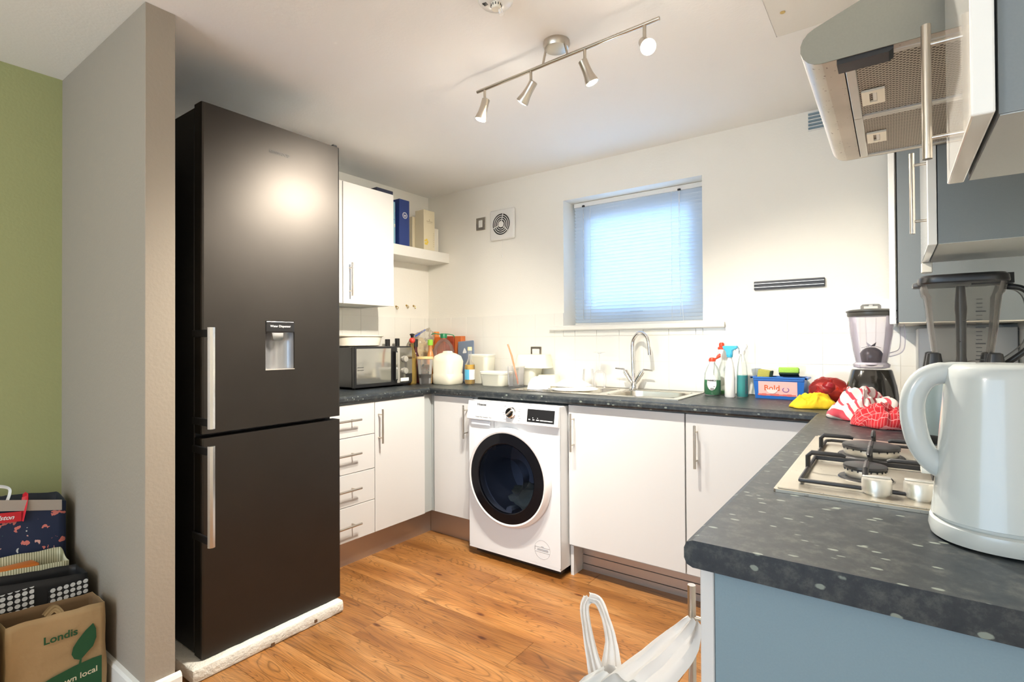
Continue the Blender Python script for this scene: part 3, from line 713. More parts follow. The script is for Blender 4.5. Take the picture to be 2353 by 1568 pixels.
lo = add('laundry', bm, M('grey_green_laundry', (.30, .31, .24), .9), None, True); tag(lo, 'grey-green laundry lying in the washing machine drum', 'laundry')
# round energy sticker
bm = NB(); lathe(bm, [(.0475, 0), (.0475, .0006), (.0465, .0006), (.0465, 0)], Vector((1.441, YF, .128)), 40, axis=ax, capb=False, capt=False)
st = add('sticker', bm, bpy.data.materials['grey_print'], wm)
bm = NB()
o_ = Vector((1.441, YF-.0006, .128)); 
for z in (.012, -.012): pane(bm, o_+Vector((0, 0, z)), (1, 0, 0), (0, 0, 1), .044, .0004)
pane(bm, o_+Vector((-.043, 0, .004)), (1, 0, 0), (0, 0, 1), .0012, .010); pane(bm, o_+Vector((0, 0, .016)), (1, 0, 0), (0, 0, 1), .008, .0012)
for z in (.004, 0, -.004): pane(bm, o_+Vector((.003, 0, z)), (1, 0, 0), (0, 0, 1), .033, .0005)
add('sticker_print', bm, bpy.data.materials['grey_print'], st)
add('under_shade_block', box(X0+.02, X1-.02, YF+.04, -.06, .012, .052), m_black, wm)  # dark block added to stand for the shade under the machine
for x in (X0+.05, X1-.05):
    for y in (YF+.09, -.12):
        bm = NB(); lathe(bm, [(.018, 0), (.018, .008), (.014, .011), (.014, .02)], (x, y, 0), 14); add('foot', bm, m_black, wm, True)
# ================================================================ sink and tap
sk = thing('kitchen_sink', 'stainless steel one and a half bowl sink with drainer under the window', 'sink', (1.6, -.25, .91))
A0, A1, C0, C1 = 1.118, 2.085, -.472, -.048
H0 = (SX0+.004, SX0+.126, SY0+.03, SY1-.01); H1 = (SX0+.184, SX1-.004, SY0+.006, SY1-.006)
bm = NB(); z0, z1 = .9102, .9130
B(bm, A0, H0[0], C0, C1, z0, z1); B(bm, H0[1], H1[0], C0, C1, z0, z1); B(bm, H1[1], A1, C0, C1, z0, z1)
for h in (H0, H1): B(bm, h[0], h[1], C0, h[2], z0, z1); B(bm, h[0], h[1], h[3], C1, z0, z1)
for a in ((A0, A1, C0, C0+.006), (A0, A1, C1-.006, C1), (A0, A0+.006, C0, C1), (A1-.006, A1, C0, C1)): B(bm, *a, z1, z1+.002, .0008, 1)
for i in range(9): B(bm, A0+.05, H0[0]-.03, C0+.06+i*.036, C0+.066+i*.036, z1, z1+.0015)
add('drainer_top', bm, m_sink, sk)
for nm, h, d in (('bowl', H0, .036), ('bowl', H1, .15)):
    bm = NB(); cx_, cy_ = (h[0]+h[1])/2, (h[2]+h[3])/2; rx, ry = (h[1]-h[0])/2, (h[3]-h[2])/2
    lathe(bm, [(1.02, z1+.0005), (.97, z1-.004), (.93, z1-d*.5), (.86, z1-d+.012), (.7, z1-d), (.001, z1-d-.002)], (cx_, cy_, 0), 48, sx=rx, sy=ry, power=7, capb=False)
    b_ = add(nm, bm, m_sink, sk, True)
    bm = NB(); lathe(bm, [(.03, 0), (.026, .002), (.008, .003)], (cx_, cy_, z1-d-.0015), 20); add('drain', bm, m_chrome, b_, True)
tp = thing('mixer_tap', 'chrome swan-neck mixer tap with two lever handles behind the sink', 'tap', (1.700, -.078, .9135))
tx, ty = 1.700, -.078
bm = NB(); lathe(bm, [(.027, .9135), (.027, .920), (.019, .926), (.017, .955), (.012, .965)], (tx, ty, 0), 24); add('base', bm, m_chrome, tp, True)
pts = [(tx, ty, .955), (tx-.004, ty, 1.05), (tx-.006, ty, 1.16), (tx+.006, ty-.003, 1.205), (tx+.038, ty-.010, 1.232), (tx+.075, ty-.020, 1.222), (tx+.098, ty-.026, 1.185), (tx+.106, ty-.028, 1.110)]
bm = NB(); tube(bm, smoothpath(pts, 8), .0105, 16); add('spout', bm, m_chrome, tp, True)
for s_ in (-1, 1):
    bm = NB(); p0 = Vector((tx, ty, .935)); p1 = p0+Vector((s_*.052, 0, .082)); d = (p1-p0)
    tube(bm, [p0, p0+d*.35, p0+d*.36, p0+d*.72, p0+d*.73, p1], [.010, .010, .0135, .0135, .016, .015], 20); v_ = add('valve', bm, m_chrome, tp, True)
    bm = NB(); tube(bm, [p1-d*.08, p1+Vector((s_*.008, 0, .010)), p1+Vector((s_*.060, 0, .014 if s_ < 0 else .006))], [.008, .0065, .0045], 10); add('lever', bm, m_chrome, v_, True)

# ================================================================ gas hob
hb = thing('gas_hob', 'stainless steel gas hob with black pan supports and two silver knobs in view', 'hob', (2.96, -1.5, .91))
hb['label'] = 'stainless steel gas hob with black pan supports set in the worktop'
HB = (2.715, 3.215, -1.838, -1.185)
bm = NB(); prism(bm, [(HB[0]+.004, HB[2]), (HB[1]-.004, HB[2]), (HB[1], HB[2]+.004), (HB[1], HB[3]), (HB[0], HB[3]), (HB[0], HB[2]+.004)], 'z', .9102, .9155)
B(bm, HB[0]+.006, HB[1]-.006, HB[2]+.006, HB[3]-.006, .9155, .9185, .001, 1)
add('hob_plate', bm, mat_speckled_steel('hob_steel', (.62, .57, .48), .35, .30), hb)
BUR = [(2.850, -1.668, .034), (2.852, -1.425, .054), (3.085, -1.668, .042), (3.085, -1.425, .042)]
for x, y, r in BUR:
    bm = NB(); lathe(bm, [(r+.012, .9185), (r+.010, .921), (r+.002, .922)], (x, y, 0), 32); bb = add('burner', bm, m_blackm, hb, True)
    bm = NB(); lathe(bm, [(r-.002, .921), (r, .925), (r, .936), (r-.002, .938)], (x, y, 0), 40); add('burner_ring', bm, m_alu, bb, True)
    bm = NB(); lathe(bm, [(r+.002, .9382), (r+.003, .940), (r+.002, .944), (r-.004, .9455)], (x, y, 0), 40); add('burner_cap', bm, m_blackm, bb, True)
    bm = NB(); 
    for k in range(20):
        t = 2*PI*k/20; B(bm, x+math.cos(t)*(r+.0005)-.0012, x+math.cos(t)*(r+.0005)+.0012, y+math.sin(t)*(r+.0005)-.0012, y+math.sin(t)*(r+.0005)+.0012, .934, .9382)
    add('burner_ports', bm, m_black, bb)
def grate(x0, x1, ys_):
    gr = add('pan_support', tube(NB(), [(x0, ys_[0], .9255), (x0+.012, ys_[0]-.0, .9255), (x1-.012, ys_[0], .9255), (x1, ys_[0]+.012, .9255), (x1, ys_[-1]-.012, .9255), (x1-.012, ys_[-1], .9255), (x0+.012, ys_[-1], .9255), (x0, ys_[-1]-.012, .9255), (x0, ys_[0]+.012, .9255)], .0038, 8, closed=True), m_blackm, hb, True)
    for k in range(len(ys_)-1):
        ya, yb = ys_[k], ys_[k+1]; ym = (ya+yb)/2; xm = (x0+x1)/2
        if k: 
            bm = NB(); B(bm, x0+.002, x1-.002, ya-.004, ya+.004, .922, .932, .0015, 1); add('cross_bar', bm, m_blackm, gr)
        for (a, c, e) in (((x0, ym), (x0, ym), (x0+.066, ym)), ((x1, ym), (x1, ym), (x1-.072, ym)), ((xm, ya), (xm, ya+.004), (xm, ya+.082)), ((xm, yb), (xm, yb-.004), (xm, yb-.078))):
            bm = NB(); d = (Vector((*e, 0))-Vector((*a, 0))).normalized()*.007
            tube(bm, [(a[0], a[1], .9255), (a[0], a[1], .950), (a[0]+d.x, a[1]+d.y, .9575), (e[0]-d.x, e[1]-d.y, .9575), (e[0], e[1], .955)], [.0048, .0048, .005, .0046, .003], 8); add('finger', bm, m_blackm, gr, True)
grate(2.752, 2.957, [-1.785, -1.552, -1.300]); grate(2.978, 3.190, [-1.785, -1.552, -1.300])
for x, y in ((2.871, -1.785), (2.931, -1.776), (2.991, -1.767), (3.051, -1.758)):
    bm = NB(); lathe(bm, [(.018, .9185), (.018, .922), (.0225, .9222), (.0225, .944), (.0205, .947)], (x, y, 0), 36); kb = add('control_knob', bm, m_alu, hb, True)
    bm = NB(); B(bm, x-.021, x+.021, y-.006, y+.006, .9465, .9505, .002, 2); add('knob_grip', bm, m_alu, kb, True)

# ================================================================ ceiling things
RZ = 2.225
def rail_pt(t): return Vector((1.509+(2.299-1.509)*t, -1.227-.038*t, RZ))
tl = thing('spotlight_bar', 'brushed steel ceiling bar with four lit spotlights', 'ceiling light', (1.897, -1.235, H))
bm = NB(); tube(bm, [rail_pt(0), rail_pt(1)], .0065, 14); add('rail', bm, m_steel, tl, True)
bm = NB(); lathe(bm, [(.049, H-.0005), (.050, H-.012), (.044, H-.026), (.02, H-.030)][::-1], (1.897, -1.236, 0), 36); add('ceiling_rose', bm, m_steel, tl, True)
bm = NB(); 
for t in (.42, .56): p = rail_pt(t); tube(bm, [p, (p.x*.75+1.897*.25, p.y, H-.018)], .0045, 8)
add('rail_post', bm, m_steel, tl, True)
heads = [(.052, (-.28, -.10, -1)), (.350, (-.68, .06, -.72)), (.650, (.30, .26, -.91)), (.935, (.42, -.62, -.60))]
for t, d in heads:
    p = rail_pt(t); d = Vector(d).normalized(); q = p-Vector((0, 0, .058))
    bm = NB(); tube(bm, [p, q], .0058, 10); stm = add('stem', bm, m_steel, tl, True)
    h0 = q+Vector((0, 0, -.004))-d*.020
    bm = NB(); lathe(bm, [(.012, -.002), (.0165, .001), (.0165, .035), (.0185, .055), (.0245, .080), (.0245, .085), (.0215, .084), (.016, .05)], h0, 26, axis=d, capt=False); sh = add('lamp_head', bm, m_steel, tl, True)
    bm = NB(); lathe(bm, [(.0205, .0805), (.018, .0865), (.01, .089)], h0, 22, axis=d); add('bulb', bm, m_lamp, sh, True)
    g_ = bpy.data.lights.new('bulb_glow', 'POINT'); g_.energy = 0.25; g_.color = (1, .92, .80); g_.shadow_soft_size = .02
    go = bpy.data.objects.new('bulb_glow', g_); link(go); go.location = h0+d*.115
    l = bpy.data.lights.new('spot', 'SPOT'); l.energy = 58; l.color = (1, .92, .80); l.spot_size = math.radians(124); l.spot_blend = .8; l.shadow_soft_size = .022
    o = bpy.data.objects.new('spot', l); link(o); o.location = h0+d*.112; o.rotation_euler = d.to_track_quat('-Z', 'Y').to_euler()
sa = thing('smoke_alarm', 'round white smoke alarm on the ceiling', 'smoke alarm', (1.885, -1.595, H))
sx_, sy_ = 1.887, -1.592
bm = NB(); lathe(bm, [(.062, -.0005), (.062, -.010), (.056, -.014), (.055, -.030), (.046, -.040), (.02, -.044)][::-1], (sx_, sy_, H), 40); add('housing', bm, m_wplast, sa, True)
bm = NB(); lathe(bm, [(.015, -.060), (.017, -.045), (.017, -.042)], (sx_+.006, sy_-.004, H), 20); ch = add('sensor_chamber', bm, m_cream, sa, True)
bm = NB()
for k in range(12):
    t = 2*PI*k/12; B(bm, sx_+.006+math.cos(t)*.0168-.001, sx_+.006+math.cos(t)*.0168+.001, sy_-.004+math.sin(t)*.0168-.001, sy_-.004+math.sin(t)*.0168+.001, H-.053, H-.046)
add('chamber_slots', bm, m_black, ch)
bm = NB(); lathe(bm, [(.0075, .016), (.007, .0)], (sx_+.020, sy_-.002, H-.066), 14, axis=(.3, .05, -1)); add('test_button', bm, m_glass, sa, True)
for k in range(4):
    bm = NB(); B(bm, sx_-.030+k*.004, sx_-.028+k*.004, sy_-.030, sy_-.016, H-.0435, H-.036); add('sounder_slot', bm, m_black, sa)
hp_ = thing('ceiling_hatch', 'white ceiling access hatch beside the extractor hood', 'hatch', (2.8, -1.1, H))
bm = NB()
for a in ((2.536, 2.562, -1.50, -.762), (2.562, 3.05, -.788, -.762), (3.05, 3.08, -1.5, -.762), (2.562, 3.05, -1.50, -1.47)): B(bm, *a, H-.003, H-.0002)
add('hatch_frame', bm, m_ceil, hp_)
add('hatch_panel', box(2.5655, 3.046, -1.466, -.7915, H-.0045, H-.0002), M('hatch_white', (.82, .80, .74), .5), hp_)
bm = NB(); lathe(bm, [(.008, -.0045), (.008, -.0065), (.004, -.0068)][::-1], (2.606, -.942, H), 16); add('hatch_lock', bm, M('brass', (.55, .40, .16), .3, 1), hp_, True)
# back wall fittings
fn = thing('extractor_fan', 'square white wall extractor fan with round grille and pull cord', 'fan', (.727, -.02, 1.89))
fc = (.725, 1.995)
bm = NB(); B(bm, .622, .830, -.026, -.0005, 1.890, 2.100, .012, 3); add('housing', bm, m_wplast, fn, True)
bm = NB(); lathe(bm, [(.077, 0), (.077, .0012), (.0005, .0012)], (fc[0], -.0262, fc[1]), 40, axis=(0, -1, 0)); add('grille_backing', bm, m_black, fn)
gbm = NB()
for r in (.078, .064, .050, .036): lathe(gbm, [(r, 0), (r, .0025), (r-.0050, .0025), (r-.0050, 0)], (fc[0], -.0274, fc[1]), 40, axis=(0, -1, 0), capb=False, capt=False)
lathe(gbm, [(.022, 0), (.022, .006), (.019, .008)], (fc[0], -.0274, fc[1]), 28, axis=(0, -1, 0))
gg = add('grille', gbm, m_wplast, fn, True)
for k in range(3):
    bm = NB(); t = PI/2+k*2*PI/3-.2; tube(bm, [(fc[0]+math.cos(t)*.02, -.0285, fc[1]+math.sin(t)*.02), (fc[0]+math.cos(t)*.074, -.0285, fc[1]+math.sin(t)*.074)], .003, 6); add('spoke', bm, m_wplast, gg)
bm = NB(); tube(bm, [(.722, -.012, 1.891), (.722, -.012, 1.785)], .0010, 5); tube(bm, [(.722, -.012, 1.785), (.722, -.012, 1.768)], .003, 8); add('pull_cord', bm, m_wplast, fn)
sw = thing('wall_switch', 'small steel-plated switch on the wall left of the extractor fan', 'switch', (.526, -.005, 1.98))
add('plate', box(.484, .570, -.008, -.0005, 1.982, 2.072, .002, 1), m_steel, sw); add('rocker', box(.510, .544, -.013, -.008, 2.002, 2.052, .002, 1), m_wplast, sw)
for x in (.493, .561):
    bm = NB(); lathe(bm, [(.003, 0), (.002, .001)], (x, -.008, 2.027), 10, axis=(0, -1, 0)); add('screw', bm, m_chrome, sw)
sw = thing('power_socket', 'steel socket plate on the tiles behind the draining tubs', 'socket', (1.0, -.01, 1.07))
add('plate', box(.952, 1.036, -.0145, -.0078, 1.068, 1.154, .002, 1), m_steel, sw); add('socket_insert', box(.966, 1.022, -.0162, -.0144, 1.082, 1.140, .001, 1), m_wplast, sw)
mg = thing('knife_rack', 'black magnetic knife strip on the wall right of the window', 'knife rack', (2.48, -.01, 1.445))
add('strip_body', box(2.324, 2.636, -.014, -.0005, 1.444, 1.487, .002, 1), M('dark_grey_rack', (.06, .06, .065), .4), mg)
for z in (1.456, 1.474): add('magnet_bar', box(2.326, 2.634, -.0185, -.014, z-.006, z+.006, .001, 1), m_black, mg); add('steel_line', box(2.326, 2.634, -.0192, -.0184, z-.0012, z+.0012), m_alu, mg)
gv = thing('wall_vent', 'small grey slatted vent high on the wall behind the hood', 'vent', (2.62, -.01, 2.2))
add('vent_frame', box(2.572, 2.672, -.004, -.0005, 2.200, 2.290), m_wplast, gv)
for k in range(5): add('louvre', box(2.574, 2.670, -.012, -.004, 2.206+k*.017, 2.214+k*.017), m_carcend, gv)
for i, (y, z) in enumerate(((-.329, 1.446), (-.229, 1.458), (-.159, 1.458))):
    hk = thing('wall_hook', ['brass hook nearest the wall cabinet, above the bottles', 'brass hook in the middle of the three above the bottles', 'brass hook nearest the room corner, above the bottles'][i], 'hook', (.0, y, z-.012), 'brass hooks above the bottles')
    mb = bpy.data.materials['brass']
    bm = NB(); lathe(bm, [(.008, 0), (.007, .003)], (.0002, y, z), 12, axis=(1, 0, 0)); add('hook_plate', bm, mb, hk, True)
    bm = NB(); tube(bm, smoothpath([(.003, y, z), (.018, y, z-.001), (.024, y, z-.012), (.014, y+.004*(i-1), z-.020), (.008, y+.006*(i-1), z-.008)], 5), .0022, 7); add('hook_arm', bm, mb, hk, True)
# ================================================================ corner shelf and its boxes
o = add('wall_shelf', box(.0005, .218, -.628, -.0005, 1.775, 1.846, .002, 1), m_skirt); tag(o, 'thick white floating shelf in the room corner', 'shelf')
SZ = 1.8465
def carton(name, label, cat, x0, x1, y0, y1, z0, h, mat, group=None, extra=None):
    t = thing(name, label, cat, ((x0+x1)/2, (y0+y1)/2, z0), group); b_ = add('box_body', box(x0, x1, y0, y1, z0, z0+h, .0015, 1), mat, t)
    return t, b_
m_navy = M('navy_card', (.020, .045, .20), .5)
t, b_ = carton('gift_box', 'tall navy blue bottle box with round white emblem on the shelf', 'box', .105, .200, -.474, -.383, SZ, .315, m_navy)
bm = NB(); e0 = Vector((.2002, -.425, 2.055))
lathe(bm, [(.022, 0), (.022, .0004), (.019, .0004), (.019, 0)], e0, 28, axis=(1, 0, 0), capb=False, capt=False); lathe(bm, [(.016, 0), (.016, .0004), (.0145, .0004), (.0145, 0)], e0, 28, axis=(1, 0, 0), capb=False, capt=False)
add('emblem', bm, m_text_w, b_); text('emblem_print', 'W', .018, e0+Vector((.0004, 0, -.003)), (0, 1, 0), (0, 0, 1), m_text_w, b_, .001)
carton('patterned_box', 'pale blue flower-patterned box half hidden by the wall cabinet', 'box', .09, .180, -.575, -.492, SZ, .29, mat_print('blue_floral_print', (.25, .45, .55), [(.8, .75, .5), (.08, .2, .4), (.7, .8, .8)], 26, .32))
t, b_ = carton('gift_box', 'tall cream bottle box with yellow flower print on the shelf', 'box', .112, .200, -.246, -.136, SZ, .288, M('cream_card', (.74, .66, .47), .55))
bm = NB(); 
for a, r in ((0, .010), (1.2, .009), (2.6, .008), (4, .009), (5.2, .008)): lathe(bm, [(r, 0), (r*.9, .0004)], (.2002, -.222+math.cos(a)*.012, 1.905+math.sin(a)*.016), 12, axis=(1, 0, 0))
add('flower_print', bm, M('yellow_print', (.80, .58, .08), .5), b_)
bm = NB(); pane(bm, (.2004, -.190, 2.055), (0, 1, 0), (0, 0, 1), .030, .0022); pane(bm, (.2004, -.190, 2.066), (0, 1, 0), (0, 0, 1), .004, .004); pane(bm, (.2004, -.190, 2.044), (0, 1, 0), (0, 0, 1), .026, .0008)
for k in range(7): pane(bm, (.2004, -.148, 1.88+k*.016), (0, 1, 0), (0, 0, 1), .0016, .004)
add('box_print', bm, M('taupe_print', (.45, .38, .25), .5), b_)
carton('gift_box', 'thin cream box standing behind the flower-print box', 'box', .03, .108, -.268, -.170, SZ, .245, bpy.data.materials['cream_card'])
carton('small_carton', 'small plain white carton at the corner end of the shelf', 'box', .06, .150, -.128, -.045, SZ, .185, M('white_card', (.80, .76, .66), .6))
o = add('storage_box', box(.06, .24, -.70, -.565, 2.1285, 2.180, .001, 1), M('dark_navy_card', (.03, .035, .07), .5)); tag(o, 'flat dark navy box lying on top of the wall cabinet', 'box')

# ================================================================ microwave and left corner
mw = thing('microwave', 'black microwave oven with mirrored door on the left worktop', 'microwave', (.2, -.745, .91))
MX, MY0, MY1, MZ0, MZ1 = .360, -.968, -.521, .922, 1.163
add('casing', box(.03, MX-.022, MY0+.002, MY1-.002, MZ0, MZ1, .004, 1), m_black, mw)
fd = add('front_frame', box(MX-.022, MX, MY0, MY1, MZ0-.002, MZ1, .003, 1), m_black, mw)
add('door_window', box(MX, MX+.002, MY0+.014, -.694, MZ0+.020, MZ1-.012), M('mirror_door', (.42, .41, .38), .07, .9), fd)
add('handle', box(MX+.004, MX+.020, -.672, -.652, MZ0+.028, MZ1-.030, .004, 2), m_black, fd)
add('handle_trim', box(MX+.020, MX+.0215, -.668, -.658, MZ0+.035, MZ1-.038), m_chrome, fd)
add('silver_strip', box(MX, MX+.006, -.645, -.624, MZ0+.010, MZ1-.008, .001, 1), m_alu, fd)
add('control_facia', box(MX, MX+.002, -.622, MY1+.004, MZ0+.010, MZ1-.008), M('facia_mirror', (.30, .29, .27), .12, .9), fd)
for z in (1.082, 1.006):
    bm = NB(); lathe(bm, [(.021, 0), (.020, .014), (.018, .018)], (MX+.002, -.583, z), 26, axis=(1, 0, 0)); add('dial', bm, m_alu, mw, True)
add('door_button', box(MX+.002, MX+.008, -.617, -.550, .940, .962, .001, 1), m_wplast, mw)
bm = NB()
for z in (1.040, 1.024): pane(bm, (MX+.0026, -.925, z), (0, 1, 0), (0, 0, 1), .022, .0016)
add('window_print', bm, m_text_d, fd)
for x in (.06, .30):
    for y in (MY0+.04, MY1-.04): 
        bm = NB(); lathe(bm, [(.012, .9102), (.012, .924)], (x, y, 0), 12); add('foot', bm, m_black, mw)
# oval roasting tub on the microwave
bm = NB()
lathe(bm, [(.80, 1.1645), (.90, 1.170), (.98, 1.222), (1.05, 1.226), (1.06, 1.232), (1.0, 1.232), (.93, 1.222), (.86, 1.176), (.001, 1.174)], (.205, -.845, 0), 48, sx=.125, sy=.165, power=3, capt=False)
o = add('serving_dish', bm, m_cream, None, True); tag(o, 'oval cream dish on top of the microwave', 'dish')
# bottles
def bottle(label, x, y, h, r, neck, mat, cap=None, caph=.02, z=TZ, shoulder=.62, cat='bottle', group='bottles in the left corner', liquid=None, lh=.5, name='bottle', capr=None, taper=1):
    t = thing(name, label, cat, (x, y, z), group)
    hs = h-caph
    prof = [(r*.86, .0), (r*.98, .004), (r, .012), (r*taper, hs*shoulder), (r*.92*taper, hs*(shoulder+.05)), (neck*1.5, hs*(shoulder+.16)), (neck, hs*(shoulder+.24)), (neck, hs*.985), (neck*1.12, hs*.99), (neck*1.12, hs)]
    bm = NB(); lathe(bm, prof, (x, y, z+.0002), 28, capt=cap is None); b_ = add('bottle_glass', bm, mat, t, True)
    if liquid:
        bm = NB(); lathe(bm, [(r*.82, .003), (r*.95, .012), (r*.95*((taper-1)*lh+1), hs*lh)], (x, y, z+.0002), 28); add('contents', bm, liquid, t, True)
    if cap:
        bm = NB(); cr = capr or neck*1.25; lathe(bm, [(cr, hs-.004), (cr, h-.002), (cr*.85, h)], (x, y, z+.0002), 20); add('cap', bm, cap, t, True)
    return t, b_
m_dglass = M('dark_wine_glass', (.015, .018, .010), .08, coat=.5)
m_rglass = M('dark_red_bottle', (.06, .008, .010), .08, coat=.5)
m_gold = clear('gold_glass', (.93, .84, .50), .05, .12, (.75, .60, .25))
m_goldliq = clear('gold_oil', (.90, .78, .35), .1, .25, (.80, .62, .20))
m_foil = M('black_foil', (.02, .02, .02), .35)
bottle('tall pale gold bottle with red stopper right of the microwave', .325, -.480, .285, .028, .011, m_gold, None, .0, liquid=m_goldliq, lh=.6)
t = [o for o in bpy.data.objects if o.get('label', '').startswith('tall pale gold')][0]
bm = NB(); bmesh.ops.create_uvsphere(bm, u_segments=18, v_segments=12, radius=.020, matrix=Matrix.Translation((.325, -.480, TZ+.290))); add('stopper', bm, M('red_plastic', (.70, .06, .04), .3), t, True)
bm = NB(); lathe(bm, [(.008, .300), (.011, .322), (.016, .325), (.016, .332), (.006, .336)], (.325, -.480, TZ), 16); add('pourer', bm, m_black, t, True)
bottle('wine bottle with black foil top directly behind the microwave', .080, -.478, .300, .036, .014, m_dglass, m_foil, .06)
bottle('second black-topped wine bottle behind the microwave, nearer the corner', .085, -.395, .305, .036, .0135, m_dglass, m_foil, .06)
bottle('small white jar with silver lid on top of the microwave beside the dish', .10, -.640, .040, .018, .014, m_wplast, m_alu, .010, z=1.1632, cat='jar', group=None, name='jar')
bottle('dark red wine bottle behind the glass storage jar', .255, -.385, .300, .035, .014, m_rglass, m_foil, .05)
bottle('brown glass bottle between the dark red bottle and the corner', .180, -.345, .270, .036, .015, M('brown_glass', (.05, .02, .008), .1, coat=.4), M('purple_foil', (.08, .02, .03), .3), .05)
bottle('sauce bottle with lime green cap behind the storage jar', .325, -.312, .295, .028, .013, M('orange_sauce', (.60, .25, .08), .25), M('lime_cap', (.30, .62, .06), .35), .035, capr=.019)
# storage jar with wooden lid
t = thing('storage_jar', 'tapered glass storage jar with beige lid in front of the wine bottles', 'jar', (.425, -.462, TZ))
bm = NB(); lathe(bm, [(.034, .0005), (.038, .006), (.050, .168), (.047, .168), (.036, .010), (.001, .010)], (.425, -.462, TZ), 36, capt=False); add('jar_glass', bm, m_glass, t, True)
bm = NB(); lathe(bm, [(.050, .1685), (.053, .170), (.053, .182), (.050, .184)], (.425, -.462, TZ), 36); add('lid', bm, M('beech_lid', (.72, .52, .24), .5), t, True)
bm = NB(); lathe(bm, [(.035, .0105), (.041, .07), (.001, .072)], (.425, -.462, TZ), 30, capt=False); add('contents', bm, M('dark_tea', (.05, .035, .02), .8, bump=.5, bscale=300), t, True)
# patterned bag/carton behind jar
o = add('snack_packet', box(.33, .40, -.40, -.37, TZ+.0003, TZ+.13, .004, 1), mat_print('green_snack_print', (.55, .35, .15), [(.02, .12, .05), (.65, .2, .02), (.8, .6, .2)], 40, .3)); tag(o, 'green and orange printed packet behind the storage jar', 'packet')
# pasta bag : crumpled clear bag full of pasta
def blob(bm, c, r, sub=4, amp=.25, fr=2.5, seed=0, amp2=.0, fr2=8):
    q = bmesh.ops.create_icosphere(bm, subdivisions=sub, radius=1)
    for v in q['verts']:
        n_ = noise.noise(v.co*fr+Vector((seed, 0, 0))); k = 1+amp*n_+amp2*(1-abs(noise.noise(v.co*fr2+Vector((0, seed, 0)))))
        v.co = Vector((v.co.x*r[0]*k, v.co.y*r[1]*k, v.co.z*r[2]*k))+Vector(c)
    return q['verts']
t = thing('pasta_bag', 'large crumpled clear bag of pasta against the corner wall', 'bag', (.155, -.16, TZ))
bm = NB(); vs = blob(bm, (.098, -.205, TZ+.175), (.088, .100, .178), 5, .25, 2.2, 3, .10, 5)
for v in bm.verts: 
    v.co.x = max(v.co.x, .012); v.co.y = min(v.co.y, -.016); v.co.z = max(v.co.z, TZ+.001)
    k = max(0, (v.co.z-TZ-.24)/.13); v.co.x += k*.05; v.co.y += k*.03
add('bag_film', bm, clear('bag_film', (.96, .95, .92), .15, .22, (.80, .76, .68)), t, True)
bm = NB(); blob(bm, (.098, -.205, TZ+.150), (.075, .086, .145), 4, .2, 3, 8, .12, 9)
for v in bm.verts: v.co.x = max(v.co.x, .02); v.co.z = max(v.co.z, TZ+.004)
add('pasta', bm, mat_print('pasta_mix', (.62, .46, .22), [(.30, .16, .06), (.70, .60, .36), (.45, .50, .20)], 70, .3), t, True)
bm = NB()
for k in range(4): pane(bm, (.150+.004*k, -.275+k*.022, TZ+.325+k*.012), (.25, .8, .45), (-.2, -.4, .8), .011, .006)
add('blue_print', bm, M('blue_print', (.05, .12, .45), .4), t)
# orange and red cartons
m_or = M('orange_card', (.75, .17, .03), .45); m_rd = M('brick_red_card', (.42, .06, .02), .45)
carton('food_carton', 'bright orange carton behind the big water bottle', 'carton', .165, .245, -.105, -.055, TZ, .315, m_or, 'cartons behind the water bottle')
carton('food_carton', 'brick red carton right of the orange one', 'carton', .255, .335, -.085, -.035, TZ, .320, m_rd, 'cartons behind the water bottle')
carton('food_carton', 'orange-brown carton nearest the window, behind the grey pouch', 'carton', .342, .402, -.085, -.035, TZ, .320, M('terracotta_card', (.62, .16, .04), .45), 'cartons behind the water bottle')
carton('food_carton', 'small orange packet peeping over the lime-capped bottle', 'carton', .110, .150, -.080, -.040, TZ, .355, M('amber_card', (.80, .28, .06), .45), 'cartons behind the water bottle')
# big water bottle with green cap and handle
t = thing('water_bottle', 'large ribbed clear water bottle with green cap and handle', 'bottle', (.335, -.190, TZ), 'bottles in the left corner')
bm = NB(); pr = [(.070, 0), (.075, .006)]
for k in range(9): pr += [(.076, .02+k*.02), (.0725, .03+k*.02)]
pr += [(.074, .215), (.062, .255), (.040, .285), (.022, .298), (.020, .310)]
lathe(bm, pr, (.335, -.190, TZ+.0003), 32); add('bottle_body', bm, clear('water_bottle_plastic', (.93, .88, .86), .06, .10, (.7, .55, .5)), t, True)
bm = NB(); lathe(bm, [(.024, .306), (.024, .334), (.021, .338)], (.335, -.190, TZ), 22); add('cap', bm, M('green_cap', (.02, .22, .09), .35), t, True)
bm = NB(); tube(bm, smoothpath([(.265, -.240, TZ+.330), (.285, -.237, TZ+.338), (.312, -.205, TZ+.333), (.36, -.175, TZ+.333), (.385, -.145, TZ+.325), (.388, -.14, TZ+.31)], 5), .0035, 7); add('carry_handle', bm, bpy.data.materials['green_cap'], t, True)
# milk jug
t = thing('oil_jug', 'squat milky jug of pale yellow oil on the corner of the worktop', 'jug', (.498, -.325, TZ))
bm = NB(); lathe(bm, [(.92, .0004), (1.0, .01), (1.0, .065), (.96, .070), (1.03, .15), (.88, .185), (.55, .202), (.34, .208), (.30, .218), (.0005, .220)], (.498, -.325, TZ), 40, sx=.088, sy=.080, power=4, capt=False); add('jug_body', bm, m_tub, t, True)
bm = NB(); lathe(bm, [(.86, .003), (.95, .012), (.95, .065)], (.498, -.325, TZ), 40, sx=.086, sy=.078, power=4); add('contents', bm, M('pale_yellow_oil', (.86, .72, .25), .3), t, True)
